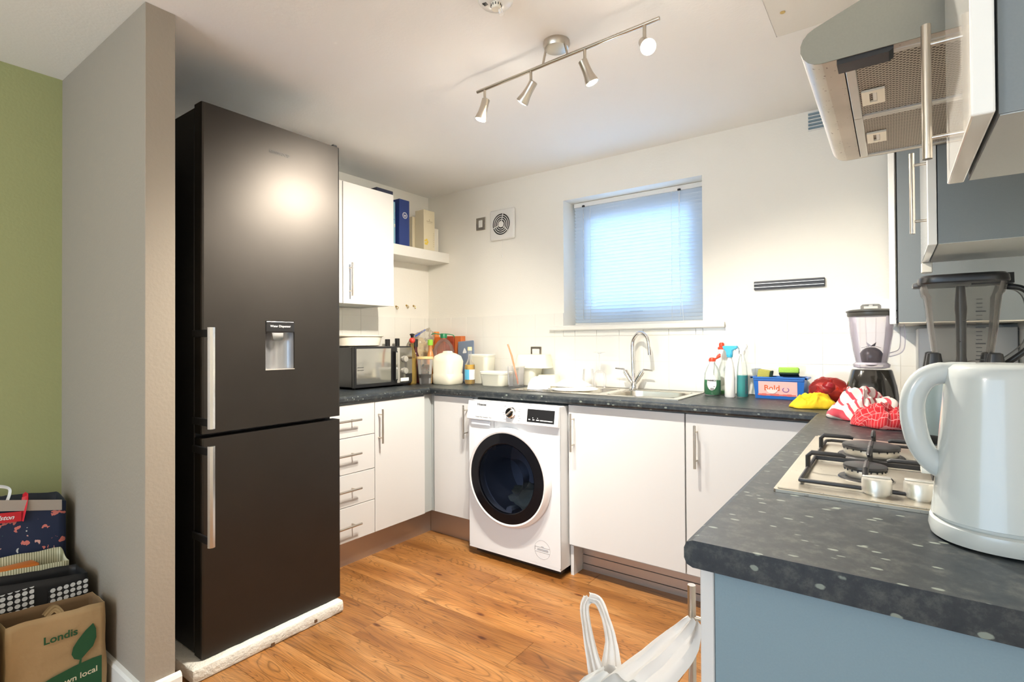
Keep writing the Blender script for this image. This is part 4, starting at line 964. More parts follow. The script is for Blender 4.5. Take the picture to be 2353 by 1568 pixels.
# grey-blue pouch
bm = NB(); vs = B(bm, .400, .545, -.125, -.095, TZ+.0005, TZ+.285, .006, 2)
for v in bm.verts:
    k = (v.co.z-TZ)/.285
    v.co.y = -.11+(v.co.y+.11)*(1-.85*k); v.co.z += .010*math.sin(v.co.x*40)*k
o = add('food_pouch', bm, M('slate_blue_pouch', (.20, .25, .34), .3), None, True); tag(o, 'slate blue food pouch with white mountain print behind the amber bottle', 'pouch')
bm = NB(); prism(bm, [(.448, 1.115), (.463, 1.145), (.471, 1.140), (.484, 1.118), (.480, 1.110), (.45, 1.108)], 'y', -.1175, -.117)
add('print', bm, m_text_w, o)
# amber bottle with blue label
t, b_ = bottle('small clear bottle of amber drink with a blue and white label', .645, -.272, .245, .034, .0115, m_glass, M('cream_cap', (.80, .70, .40), .4), .02, shoulder=.52, liquid=clear('amber_liquid', (.85, .60, .12), .1, .55, (.80, .50, .03)), lh=.57)
bm = NB(); 
def band(r, z0, z1, a0, a1, c, n=14):
    bm = NB(); pv_ = None
    for i in range(n+1):
        a = a0+(a1-a0)*i/n; p = (c[0]+r*math.cos(a), c[1]+r*math.sin(a)); q = [bm.verts.new((*p, z0)), bm.verts.new((*p, z1))]
        if pv_: bm.faces.new((pv_[0], q[0], q[1], pv_[1]))
        pv_ = q
    return bm
ca = math.radians(-50)
add('label_paper', band(.0347, TZ+.032, TZ+.098, ca-1.5, ca-.1, (.645, -.272)), M('cyan_label', (.10, .42, .62), .5), b_, True)
add('label_paper', band(.0347, TZ+.032, TZ+.098, ca-.1, ca+1.4, (.645, -.272)), M('white_label', (.82, .82, .78), .5), b_, True)
# translucent food tubs
def tub(label, cx_, cy_, sx, sy, h, z=TZ, mat=None, lid=True, rot=0, name='food_tub', group='food tubs beside the drainer', upside=False):
    t = thing(name, label, 'tub', (cx_, cy_, z), group); t.rotation_euler = (0, 0, rot)
    pr = [(.86, .0005), (.90, .006), (1.0, h-.008), (1.03, h-.006), (1.03, h), (.97, h), (.87, .010), (.0005, .009)]
    if upside: pr = [(1.03, .0005), (1.03, .007), (1.0, .009), (.90, h-.006), (.86, h), (.0005, h)]
    bm = NB(); lathe(bm, pr, (cx_, cy_, z), 40, sx=sx/2, sy=sy/2, power=5, capt=False, capb=not upside); add('tub_body', bm, mat or m_tub, t, True)
    if lid:
        bm = NB(); lathe(bm, [(1.035, h+.0005), (1.045, h+.002), (1.045, h+.008), (1.0, h+.010), (.94, h+.007)], (cx_, cy_, z), 40, sx=sx/2, sy=sy/2, power=5); add('lid', bm, m_milk, t, True)
    return t
tub('low yellowish food tub at the front, left of the spatula', .850, -.255, .190, .125, .080)
tub('tall milky tub standing behind the amber bottle', .650, -.150, .165, .11, .185)
tub('wide pale tub behind the front tub', .960, -.095, .22, .12, .110, lid=False)
tub('shallow pale tub balanced on the wide tub', 1.035, -.100, .23, .14, .085, z=TZ+.1107, lid=False, upside=True, rot=.1)
tub('small milky tub under the socket, right of the wide tub', 1.150, -.105, .13, .11, .07, upside=True, lid=False)
t = tub('clear measuring tub holding the orange-handled spatula', .985, -.230, .09, .09, .125, mat=m_glass, lid=False, name='measuring_cup')
t['category'] = 'cup'; t['label'] = 'clear measuring cup holding the orange spatula'; del t['group']
bm = NB()
for z in (.045, .060, .078, .098): pane(bm, (.985-.028, -.230-.034, TZ+z), (.78, -.62, 0), (0, 0, 1), .006, .0015)
add('measure_marks', bm, m_text_d, t)
bm = NB(); tube(bm, [(.935, -.245, TZ+.262), (.962, -.240, TZ+.190), (1.0, -.225, TZ+.014)], [.006, .007, .0065], 10, sx=1, sy=.7); o = add('spatula', bm, M('coral_plastic', (.85, .28, .14), .4), None, True); tag(o, 'coral orange spatula leaning in the clear measuring cup', 'utensil')
# bowl, plates, cutlery, glasses on drainer
def thin(bm, prof, c, seg=44, sx=1, sy=1): return lathe(bm, prof, c, seg, capb=False, capt=False, sx=sx, sy=sy)
bm = NB(); z = .9160
thin(bm, [(.070, z), (.068, z+.002), (.062, z+.030), (.045, z+.058), (.028, z+.066), (.028, z+.070), (.025, z+.070), (.025, z+.067), (.0005, z+.067)], (1.238, -.355, 0))
o = add('cereal_bowl', bm, M('white_china', (.86, .86, .84), .15, coat=.4), None, True); tag(o, 'white bowl turned upside down on the sink drainer', 'bowl')
m_china = bpy.data.materials['white_china']; m_china2 = M('cream_china', (.84, .80, .70), .18, coat=.4)
bm = NB(); thin(bm, [(.132, z), (.134, z+.002), (.100, z+.016), (.075, z+.026), (.072, z+.030), (.069, z+.028), (.0005, z+.027)], (1.425, -.270, 0)); o = add('dinner_plate', bm, m_china2, None, True); tag(o, 'lower cream plate lying upside down on the drainer', 'plate', 'upturned plates')
bm = NB(); z2 = z+.030; thin(bm, [(.112, z2-.010), (.114, z2-.008), (.085, z2+.006), (.065, z2+.016), (.062, z2+.020), (.059, z2+.018), (.0005, z2+.017)], (1.405, -.262, 0)); o = add('side_plate', bm, m_china, None, True); tag(o, 'upper smaller plate upside down on top of the other', 'plate', 'upturned plates')
for i, (p0, p1, kind, lb) in enumerate((((1.290, -.395), (1.44, -.425), 'fork', 'fork on the drainer with its tines towards the bowl'), ((1.300, -.415), (1.47, -.440), 'knife', 'table knife lying nearest the worktop front edge'), ((1.315, -.378), (1.40, -.445), 'spoon', 'teaspoon lying across the knife'))):
    bm = NB(); a = Vector((*p0, .9185+i*.003)); c_ = Vector((*p1, .9175+i*.003)); d = c_-a
    if kind == 'spoon': tube(bm, [a, a+d*.1, a+d*.22, a+d*.3, c_], [.003, .010, .009, .0022, .003], 8, sy=.35)
    elif kind == 'knife': tube(bm, [a, a+d*.05, a+d*.5, a+d*.52, c_], [.002, .007, .008, .004, .005], 8, sy=.25)
    else: 
        tube(bm, [a+d*.2, a+d*.32, a+d*.4, c_], [.009, .009, .0025, .004], 8, sy=.3)
        s_ = Vector((-d.y, d.x, 0)).normalized()
        for k in range(4): tube(bm, [a+s_*(k-1.5)*.0045, a+d*.22+s_*(k-1.5)*.0045], .0012, 5)
    o = add(kind, bm, m_chrome, None, True); tag(o, lb, 'cutlery')
t = thing('wine_glass', 'clear wine glass standing upside down behind the plates', 'glass', (1.512, -.20, .915))
bm = NB(); zb = .9155; thin(bm, [(.032, zb), (.040, zb+.045), (.036, zb+.085), (.012, zb+.105)], (1.512, -.130, 0)); g1 = add('glass_bowl', bm, m_glass, t, True)
bm = NB(); lathe(bm, [(.010, zb+.103), (.004, zb+.115), (.0035, zb+.195), (.010, zb+.203)], (1.512, -.130, 0), 16); add('stem', bm, m_glass, t, True)
bm = NB(); lathe(bm, [(.010, zb+.203), (.034, zb+.207), (.034, zb+.209)], (1.512, -.130, 0), 36); add('foot', bm, m_glass, t, True)
bm = NB(); thin(bm, [(.036, zb), (.030, zb+.105), (.028, zb+.108), (.001, zb+.108)], (1.425, -.105, 0)); o = add('tumbler', bm, m_glass, None, True); tag(o, 'clear tumbler upside down at the back of the drainer', 'glass')
# ================================================================ right of the sink
GB = 'cleaning bottles right of the sink'
t = thing('dish_soap_bottle', 'clear dish soap bottle with green soap and open red cap', 'bottle', (2.150, -.135, TZ), GB)
c0 = (2.148, -.135, TZ)
bm = NB(); lathe(bm, [(.85, .0003), (1.0, .008), (1.0, .060), (.92, .110), (.60, .145), (.36, .160), (.34, .175)], c0, 36, sx=.042, sy=.026); b_ = add('bottle_body', bm, clear('soap_bottle_plastic', (.97, .98, .97), .08, .04, (.8, .83, .8)), t, True)
bm = NB(); lathe(bm, [(.80, .003), (.96, .010), (.96, .078)], c0, 36, sx=.0415, sy=.0255); add('contents', bm, M('green_soap', (.0, .24, .07), .15), t, True)
m_rcap = M('red_cap', (.72, .06, .02), .35)
bm = NB(); lathe(bm, [(.017, .172), (.017, .182), (.013, .190), (.004, .193)], c0, 20); tube(bm, [Vector(c0)+Vector((.014, 0, .184)), Vector(c0)+Vector((.040, 0, .200))], [.004, .006], 8); add('cap', bm, m_rcap, t, True)
bm = NB(); pr_ = [(math.cos(a)*.023, math.sin(a)*.047*(1 if math.sin(a) > 0 else .75)) for a in [2*PI*k/28 for k in range(28)]]
prism(bm, [(2.152+a, TZ+.062+b__) for a, b__ in pr_], 'y', -.1625, -.1615); lp = add('label_paper', bm, bpy.data.materials['white_label'], b_)
text('lettering', 'FARMECS', .0098, (2.152, -.1627, TZ+.076), (1, 0, 0), (0, 0, 1), m_text_d, lp, .0006)
bm = NB()
for k in range(8): pane(bm, (2.146+k*.0022, -.1627, TZ+.034), (1, 0, 0), (0, 0, 1), .0005+.0003*(k % 2), .005)
pane(bm, (2.138, -.1627, TZ+.064), (1, 0, 0), (0, 0, 1), .002, .001); pane(bm, (2.164, -.1627, TZ+.046), (1, 0, 0), (0, 0, 1), .004, .0012)
add('label_print', bm, m_text_d, lp)
t = thing('dish_soap_bottle', 'nearly empty clear dish soap bottle with closed red cap behind the green one', 'bottle', (2.176, -.060, TZ), GB)
c0 = (2.176, -.062, TZ)
bm = NB(); lathe(bm, [(.85, .0003), (1.0, .008), (1.0, .110), (.90, .165), (.45, .215), (.36, .235)], c0, 36, sx=.043, sy=.026); add('bottle_body', bm, bpy.data.materials['soap_bottle_plastic'], t, True)
bm = NB(); lathe(bm, [(.80, .003), (.96, .010), (.96, .022)], c0, 36, sx=.0425, sy=.0255); add('contents', bm, M('pale_green_soap', (.25, .60, .20), .15), t, True)
bm = NB(); lathe(bm, [(.019, .232), (.019, .243), (.013, .247), (.013, .262), (.008, .268)], c0, 20); add('cap', bm, m_rcap, t, True)
bm = NB(); pane(bm, (2.168, -.090, TZ+.20), (.7, 0, -.7), (.7, 0, .7), .006, .012); add('label_print', bm, m_rcap, t)
def spray(label, c0, r, h, body, liq, lh, head, headlabel=None):
    t = thing('spray_bottle', label, 'bottle', c0, GB)
    bm = NB(); lathe(bm, [(.88, .0003), (1.0, .006), (.98, h*.45), (.84, h*.70), (.55, h*.88), (.42, h*.93), (.42, h)], c0, 32, sx=r, sy=r*.85); add('bottle_body', bm, body, t, True)
    if liq: bm = NB(); lathe(bm, [(.84, .003), (.95, .008), (.95*.98, lh)], c0, 32, sx=r, sy=r*.85); add('contents', bm, liq, t, True)
    x, y, z = c0; z += h
    bm = NB(); lathe(bm, [(r*.55, -.004), (r*.6, .010), (r*.45, .020)], (x, y, z), 20); add('collar', bm, head, t, True)
    return t, z
m_cy = M('cyan_plastic', (.05, .45, .68), .3)
t, z = spray('white spray bottle with bright blue trigger head', (2.246, -.190, TZ), .025, .200, M('white_spray_bottle', (.82, .83, .82), .25), None, 0, m_cy)
bm = NB(); prism(bm, [(2.214, z+.052), (2.284, z+.052), (2.284, z+.040), (2.262, z+.030), (2.259, z+.004), (2.233, z+.004), (2.230, z+.026), (2.214, z+.042)], 'y', -.202, -.178); bmesh.ops.bevel(bm, geom=bm.edges[:], offset=.003, segments=2, affect='EDGES'); add('trigger_head', bm, m_cy, t, True)
bm = NB(); tube(bm, smoothpath([(2.272, -.190, z+.036), (2.280, -.190, z+.015), (2.294, -.190, z+.004)], 4), .0035, 8, sy=.6); add('trigger', bm, m_wplast, t, True)
t, z = spray('clear spray bottle half full of turquoise cleaner', (2.296, -.160, TZ), .0265, .215, bpy.data.materials['soap_bottle_plastic'], clear('turquoise_cleaner', (.25, .85, .85), .08, .45, (.02, .60, .62)), .108, m_wplast)
bm = NB(); tube(bm, [(2.292, -.16, z), (2.300, -.16, TZ+.01)], .0018, 6); add('dip_tube', bm, m_wplast, t)
bm = NB(); prism(bm, [(2.276, z+.040), (2.318, z+.045), (2.322, z+.032), (2.312, z+.010), (2.285, z+.006)], 'y', -.172, -.148); bmesh.ops.bevel(bm, geom=bm.edges[:], offset=.003, segments=2, affect='EDGES'); add('trigger_head', bm, m_wplast, t, True)
bm = NB()
for k in range(14): pane(bm, (2.3165, -.176, TZ+.020+k*.0055), (.55, .83, 0), (0, 0, 1), .004+.0015*(k % 3), .001)
add('label_print', bm, M('dark_violet_print', (.12, .07, .14), .5), t)
# laundry capsule box
t = thing('laundry_box', 'blue plastic tub with pink laundry capsule label, holding sponges', 'tub', (2.455, -.115, TZ))
m_blue = M('royal_blue_plastic', (.01, .13, .50), .3)
bx0, bx1, by0, by1 = 2.346, 2.566, -.165, -.060
def taper(bm, x0, x1, y0, y1, z0, z1, k):
    cx_, cy_ = (x0+x1)/2, (y0+y1)/2; vs = []
    for z, s_ in ((z0, 1-k), (z1, 1)):
        hx = (x1-x0)/2-(k*.12 if z == z0 else 0)*1; hy = (y1-y0)/2-(k*.12 if z == z0 else 0)
        vs.append([bm.verts.new((cx_+a*hx, cy_+b*hy, z)) for a, b in ((-1, -1), (1, -1), (1, 1), (-1, 1))])
    for i in range(4): bm.faces.new((vs[0][i], vs[0][(i+1) % 4], vs[1][(i+1) % 4], vs[1][i]))
    return vs
bm = NB(); o1 = taper(bm, bx0, bx1, by0, by1, TZ+.0004, TZ+.102, .07); i1 = taper(bm, bx0+.003, bx1-.003, by0+.003, by1-.003, TZ+.005, TZ+.102, .07)
for f in bm.faces[4:8]: f.normal_flip()
bm.faces.new(o1[0][::-1]); bm.faces.new(i1[0])
for i in range(4): bm.faces.new((o1[1][i], o1[1][(i+1) % 4], i1[1][(i+1) % 4], i1[1][i]))
lb = add('tub_body', bm, m_blue, t)
bm = NB()
for a in ((bx0-.010, bx1+.010, by0-.004, by0+.0), (bx0-.010, bx1+.010, by1, by1+.006), (bx0-.012, bx0, by0-.004, by1+.006), (bx1, bx1+.014, by0-.004, by1+.006)): B(bm, *a, TZ+.096, TZ+.104, .001, 1)
B(bm, bx0+.004, bx1-.004, by0-.002, by0+.002, TZ+.088, TZ+.094)
add('rim', bm, m_blue, t)
def fp(x, z): return (x, by0-.0006+.0084*(1-(z-TZ)/.102)-.0002, z)
slope = Vector((0, -.0084, .102)).normalized()
bm = NB(); pane(bm, fp(2.452, TZ+.049), (1, 0, 0), slope, .083, .034); pl = add('label_paper', bm, M('pink_label', (.86, .50, .46), .4), lb)
off = Vector((0, -.0006, 0))
bm = NB(); bmesh.ops.create_circle(bm, cap_ends=True, segments=28, radius=.026, matrix=Matrix.Translation(Vector(fp(2.428, TZ+.051))+off) @ Matrix.Rotation(PI/2, 4, 'X')); add('label_disc', bm, M('pale_pink_print', (.85, .68, .64), .4), pl)
text('lettering', 'Bold', .036, Vector(fp(2.428, TZ+.051))+off*1.6, (1, 0, 0), slope, M('orange_print', (.72, .13, .03), .4), pl, .0007, spacing=1.05)
text('lettering', '3in1', .011, Vector(fp(2.430, TZ+.030))+off*1.6, (1, 0, 0), slope, M('deep_pink_print', (.65, .10, .16), .4), pl, .0003)
bm = NB(); lathe(bm, [(.0145, 0), (.0145, .0005), (.011, .0005), (.011, 0)], Vector(fp(2.487, TZ+.045))+off, 24, axis=(0, -1, 0), capb=False, capt=False, sy=.8); add('capsule_print', bm, M('violet_print', (.18, .06, .28), .4), pl)
bm = NB(); 
for k in range(9): 
    x = 2.376+k*.018; pane(bm, Vector(fp(x, TZ+.0195))+off*.8, (1, 0, 0), slope, .0095, .004+.0015*math.sin(k*2.1))
add('flower_band', bm, M('rose_print', (.72, .16, .14), .5), pl)
sp_g = M('green_sponge', (.38, .66, .10), .9, bump=.6, bscale=300); sp_k = M('dark_scourer', (.02, .05, .03), .95, noise_amt=.5, nscale=500, bump=.6, bscale=400); sp_y = M('dirty_yellow_sponge', (.50, .46, .10), .9, bump=.6, bscale=300)
s1 = thing('sponge', 'bright green sponge with dark scourer lying across the blue tub', 'sponge', (2.495, -.118, TZ+.104), 'sponges in the blue tub')
bm = NB(); B(bm, -.042, .042, -.032, .032, .008, .034, .004, 2)
for v in bm.verts: v.co.z += .010*math.sin((v.co.y+.03)*40)
add('foam', bm, sp_g, s1, True, local=True)
bm = NB(); B(bm, -.041, .041, -.031, .031, .0005, .0085, .002, 1); add('scourer', bm, sp_k, s1, True, local=True); s1.rotation_euler = (math.radians(-14), 0, math.radians(4))
s1.location.z += .006
s2 = thing('sponge', 'yellow-green worn sponge standing in the left end of the tub', 'sponge', (2.385, -.105, TZ+.062), 'sponges in the blue tub')
bm = NB(); B(bm, -.034, .020, -.022, .022, 0, .072, .004, 2); add('foam', bm, sp_y, s2, True, local=True)
bm = NB(); B(bm, .020, .029, -.022, .022, 0, .072, .002, 1); add('scourer', bm, sp_k, s2, True, local=True); s2.rotation_euler = (0, math.radians(8), 0)
bm = NB(); tube(bm, [(2.328, -.19, TZ+.20), (2.356, -.168, TZ+.108)], .0012, 6); 
# net of red onions
t = thing('onion_net', 'red net bag of onions behind the yellow cloth', 'bag', (2.66, -.26, TZ))
m_on = M('red_onion_skin', (.33, .02, .03), .25, noise_amt=.3, nscale=30)
for i, (x, y, z, r) in enumerate(((2.640, -.28, TZ+.035, .035), (2.700, -.25, TZ+.033, .033), (2.672, -.30, TZ+.078, .026))):
    bm = NB(); lathe(bm, [(.001, -r), (r*.6, -r*.85), (r, -.05*r), (r*.8, r*.6), (r*.25, r*.9), (r*.12, r*1.25)], (x, y, z), 22, axis=(.3*(i-1), .2, 1)); add('onion', bm, m_on if i != 1 else M('brown_onion_skin', (.70, .30, .08), .3), t, True)
bm = NB(); blob(bm, (2.668, -.27, TZ+.056), (.072, .052, .056), 4, .15, 2.5, 4, .12, 6)
for v in bm.verts: v.co.z = max(v.co.z, TZ+.0008)
add('net', bm, clear('red_net', (.90, .35, .33), .3, .18, (.65, .08, .07)), t, True)
bm = NB(); blob(bm, (2.60, -.10, TZ+.02), (.035, .03, .02), 3, .3, 3, 7)
for v in bm.verts: v.co.z = max(v.co.z, TZ+.0008)
o = add('plastic_scrap', bm, clear('blue_film', (.55, .72, .90), .2, .35, (.15, .3, .55)), None, True); tag(o, 'crumpled pale blue plastic film behind the capsule tub', 'film')
# cloths
def cloth(name, label, cat, c, rx, ry, h, seed, mat, fr=2.0, sharp=1.0, rot=0, n=90, z=TZ, group=None, fold=.8, edge=.25):
    bm = NB(); uv = bm.loops.layers.uv.new('UVMap'); vs = []; uvs = {}
    cr, sr = math.cos(rot), math.sin(rot)
    for j in range(n+1):
        row = []
        for i in range(n+1):
            u, v = -1+2*i/n, -1+2*j/n
            uu, vv = u*math.sqrt(1-v*v/2), v*math.sqrt(1-u*u/2); r = math.hypot(uu, vv)
            q = Vector((uu*fr, vv*fr, seed)); er = 1+edge*noise.noise(Vector((uu*1.7, vv*1.7, seed+5)))
            rid = 1-abs(noise.noise(q))*2.2; rid2 = 1-abs(noise.noise(q*2.1+Vector((3, 1, 0))))*2
            hh = max(0, 1-r**2.4)**.55
            zz = h*hh*(.45+.55*fold*max(0, rid)**sharp+.22*rid2*fold)
            dx = .38*noise.noise(q*1.3+Vector((9, 0, 0))); dy = .38*noise.noise(q*1.3+Vector((0, 9, 0)))
            x, y = (uu*er+dx*hh)*rx, (vv*er+dy*hh)*ry
            vt = bm.verts.new((c[0]+x*cr-y*sr, c[1]+x*sr+y*cr, z+.0015+max(0, zz)+.003*(1 if r < .98 else 0)*noise.noise(q*4)**2)); row.append(vt)
            uvs[vt] = ((u+.05*noise.noise(q))*.5+.5, (v+.05*noise.noise(q+Vector((4, 4, 4))))*.5+.5)
        vs.append(row)
    for j in range(n):
        for i in range(n):
            f = bm.faces.new((vs[j][i], vs[j][i+1], vs[j+1][i+1], vs[j+1][i]))
            for lp_ in f.loops: lp_[uv].uv = uvs[lp_.vert]
    o = add(name, bm, mat, None, False); 
    for p in o.data.polygons: p.use_smooth = True
    s_ = o.modifiers.new('thickness', 'SOLIDIFY'); s_.thickness = .002; s_.offset = 1
    return tag(o, label, cat, group)
cloth('cleaning_cloth', 'bright yellow cloth crumpled by the worktop corner', 'cloth', (2.632, -.43), .088, .055, .058, 2.3, M('yellow_cloth', (.85, .58, .02), .85, bump=.3, bscale=500), 1.5, .8, rot=.5)
m_redch = mat_uvlines('red_check_cloth', (.55, .012, .022), (.80, .30, .30), 17, 17, .12)
m_wst = mat_uvlines('white_red_stripe_cloth', (.80, .70, .66), (.60, .06, .09), 9, 0, .30)
cloth('tea_towel', 'red and white check tea towel heaped beside the hob', 'towel', (2.872, -.835), .088, .075, .072, 7.1, m_redch, 1.9, .8, n=120)
cloth('tea_towel', 'white tea towel with red stripes crumpled behind the red check one', 'towel', (2.805, -.672), .112, .082, .108, 3.7, m_wst, 1.5, .8, rot=.6, n=110)
# small blender
t = thing('small_blender', 'small blender with black base and clear lilac jug in the far right corner', 'blender', (2.826, -.40, TZ))
c0 = (2.826, -.400, TZ)
bm = NB(); lathe(bm, [(.092, .0003), (.093, .02), (.082, .10), (.068, .158), (.064, .163)], c0, 40, power=2.6); bs = add('base', bm, M('black_gloss', (.015, .014, .012), .12, coat=.6), t, True)
bm = NB(); lathe(bm, [(.020, 0), (.019, .014), (.015, .017)], (c0[0]-.076, c0[1]-.03, TZ+.06), 20, axis=(-.9, -.35, .15)); add('speed_dial', bm, m_black, bs, True)
bm = NB(); prj = [(.045, .166), (.060, .170), (.062, .182), (.052, .190), (.060, .230), (.070, .300), (.076, .372)]
thin(bm, prj+[(r-.003, z) for r, z in prj[::-1]], c0, 40); jg = add('jug', bm, m_purp, t, True)
bm = NB()
for k in range(6): 
    a = 2*PI*k/6+.3; tube(bm, [(c0[0]+math.cos(a)*.051, c0[1]+math.sin(a)*.051, TZ+.20), (c0[0]+math.cos(a)*.070, c0[1]+math.sin(a)*.070, TZ+.365)], .0018, 6)
add('jug_ribs', bm, m_purp, jg, True)
bm = NB(); hx = Vector((.93, .35, 0)).normalized(); C = Vector(c0)
tube(bm, smoothpath([C+hx*.070+Vector((0, 0, .352)), C+hx*.098+Vector((0, 0, .350)), C+hx*.106+Vector((0, 0, .325)), C+hx*.107+Vector((0, 0, .262)), C+hx*.096+Vector((0, 0, .232)), C+hx*.060+Vector((0, 0, .218))], 6), .009, 12, sx=1.2); add('jug_handle', bm, m_purp, jg, True)
bm = NB(); lathe(bm, [(.078, .370), (.080, .375), (.080, .385), (.084, .388), (.084, .392), (.070, .397), (.030, .400)], c0, 44); ld_ = add('lid', bm, M('dark_olive_plastic', (.05, .05, .045), .35), t, True)
bm = NB(); lathe(bm, [(.034, .400), (.034, .412), (.028, .418)], c0, 30); add('lid_cap', bm, m_smoke, ld_, True)
bm = NB(); bmesh.ops.create_uvsphere(bm, u_segments=20, v_segments=12, radius=.040, matrix=Matrix.Translation(C+Vector((0, 0, .212))) @ Matrix.Diagonal((1, 1, .95, 1)))
add('blade_housing', bm, M('dark_brown_plastic', (.05, .035, .03), .3), t, True)
bm = NB()
for k in range(4):
    a = PI/2*k+.5; p = C+Vector((math.cos(a)*.010, math.sin(a)*.010, .252)); q = C+Vector((math.cos(a)*.036, math.sin(a)*.036, .252+.016*(1 if k % 2 else -.4))); s_ = Vector((-math.sin(a), math.cos(a), 0))*.008
    A_ = [bm.verts.new(x) for x in (p-s_, p+s_, q)]; A2 = [bm.verts.new(v.co+Vector((0, 0, .0015))) for v in A_]; bm.faces.new(A_); bm.faces.new(A2[::-1])
    for i in range(3): bm.faces.new((A_[i], A2[i], A2[(i+1) % 3], A_[(i+1) % 3]))
add('blade', bm, m_chrome, t)
# large blender
LB = (3.048, -1.01); t = thing('large_blender', 'large blender with smoky jug, black lid and handle behind the kettle', 'blender', (*LB, TZ))
bm = NB(); lathe(bm, [(1.0, .0003), (1.02, .012), (1.02, .022)], (*LB, TZ), 44, sx=.098, sy=.105, power=4); fb = add('foot_tray', bm, m_black, t, True)
bm = NB(); lathe(bm, [(.96, .022), (.96, .12), (.86, .168), (.80, .172)], (*LB, TZ), 44, sx=.098, sy=.105, power=4); bs = add('base', bm, M('blender_grey_plastic', (.13, .17, .18), .3), t, True)
bm = NB()
for a, b_ in ((-1, -1), (1, -1), (1, 1), (-1, 1)):
    x, y = LB[0]+a*.062, LB[1]+b_*.062; bm = NB()
    lathe(bm, [(.022, TZ+.165), (.021, TZ+.20), (.015, TZ+.240), (.010, TZ+.243)], (x, y, 0), 14, power=4)
    add('jug_mount', bm, m_black, bs, True)
bm = NB(); pj = [(.60, .182), (.66, .190), (.70, .215), (.82, .30), (.93, .395), (.99, .402), (1.04, .428)]
thin(bm, pj+[(r-.035, z) for r, z in pj[::-1]], (*LB, TZ), 56, .089, .089)
bm.free(); bm = NB(); lathe(bm, pj+[(r-.035, z) for r, z in pj[::-1]], (*LB, TZ), 56, sx=.087, sy=.087, power=5, capb=False, capt=False); jg = add('jug', bm, m_smoke, t, True)
bm = NB(); lathe(bm, [(1.06, .4285), (1.08, .432), (1.06, .446), (.98, .452), (.90, .452)], (*LB, TZ), 56, sx=.089, sy=.089, power=5); ld_ = add('lid', bm, m_black, t, True)
bm = NB(); B(bm, LB[0]-.106, LB[0]-.085, LB[1]-.03, LB[1]+.03, TZ+.424, TZ+.438, .005, 2); add('pouring_spout', bm, M('smoky_grey', (.12, .12, .12), .3), ld_, True)
bm = NB(); prism(bm, [(LB[1]+a, TZ+.425+b_) for a, b_ in ((-.03, 0), (.03, 0), (.026, .028), (-.026, .028))], 'x', LB[0]+.02, LB[0]+.105); add('lid_latch', bm, m_black, ld_)
bm = NB(); lathe(bm, [(.010, .185), (.016, .20), (.011, .23), (.012, .34), (.014, .36), (.010, .425)], (*LB, TZ), 14); 
for z_, a in ((.215, .3), (.27, 1.2), (.325, 2.1)):
    for k in (0, PI):
        d = Vector((math.cos(a+k), math.sin(a+k), 0)); tube(bm, [Vector((*LB, TZ+z_)), Vector((*LB, TZ+z_))+d*.030+Vector((0, 0, .006))], [.006, .001], 6, sy=.3)
add('blade_stack', bm, M('dark_shaft', (.05, .05, .05), .3), t, True)
bm = NB(); q = Vector((*LB, TZ)); hx = Vector((.93, -.36, 0))
hp2 = smoothpath([q+hx*.088+Vector((0, 0, .418)), q+hx*.118+Vector((0, 0, .408)), q+hx*.136+Vector((0, 0, .375)), q+hx*.138+Vector((0, 0, .300)), q+hx*.126+Vector((0, 0, .258)), q+hx*.070+Vector((0, 0, .205))], 6)
tube(bm, hp2, .0085, 12); hh_ = add('jug_handle', bm, m_smoke, jg, True)
bm = NB(); tube(bm, [p+hx*.010+Vector((0, 0, -.002)) for p in hp2], .0075, 10); add('handle_grip', bm, m_black, jg, True)
bm = NB()
for k in range(16):
    z_ = TZ+.225+k*.0105; w_ = .010 if k % 4 == 0 else .006; pane(bm, (LB[0]+.030+(.0 if k % 4 else .003), LB[1]-.0625-.00135*k-.0035, z_), (1, 0, 0), (0, -.12, 1), w_, .0009 if k % 4 else .0016)
add('measure_marks', bm, m_text_d, jg)
# kettle
KX, KY = 3.020, -1.920; t = thing('kettle', 'white plastic jug kettle at the near end of the worktop', 'kettle', (KX, KY, TZ))
bm = NB(); lathe(bm, [(.074, .0004), (.082, .003), (.084, .012), (.0825, .024), (.079, .026)], (KX, KY, TZ), 60, power=2.2); add('power_base', bm, m_kettle, t, True)
bm = NB(); lathe(bm, [(.076, .0262), (.0775, .028), (.0775, .031), (.0800, .032), (.0775, .06), (.0725, .12), (.0665, .19), (.0640, .225), (.0615, .238), (.055, .2435), (.03, .2455)], (KX, KY, TZ), 64, power=2.3); bd = add('kettle_body', bm, m_kettle, t, True)
hx = Vector((-.995, -.10, 0)).normalized(); q = Vector((KX, KY, TZ))
def hpnt(d, z): return q+hx*d+Vector((0, 0, z))
bm = NB(); tube(bm, smoothpath([hpnt(.030, .232), hpnt(.062, .2315), hpnt(.086, .222), hpnt(.1000, .196), hpnt(.1015, .165), hpnt(.095, .130), hpnt(.082, .105), hpnt(.066, .092), hpnt(.05, .088)], 8), [.0115]*9+[.0125]*48+[.014]*8, 18, sx=1, sy=1.25); add('handle', bm, m_kettle, bd, True)
bm = NB()
rr = [(.020, .032, .0735, .030), (.021, .030, .070, .05), (.020, .026, .066, .08), (.016, .022, .060, .100)]
rings = []
for rx_, ry_, d, z_ in rr:
    c_ = hpnt(d-.012, z_); rings.append([bm.verts.new(c_+hx*math.cos(2*PI*k/24)*rx_+Vector((-hx.y, hx.x, 0))*math.sin(2*PI*k/24)*ry_) for k in range(24)])
for a, b_ in zip(rings, rings[1:]):
    for k in range(24): bm.faces.new((a[k], a[(k+1) % 24], b_[(k+1) % 24], b_[k]))
bm.faces.new(rings[0][::-1]); bm.faces.new(rings[-1])
add('handle_mount', bm, m_kettle, bd, True)
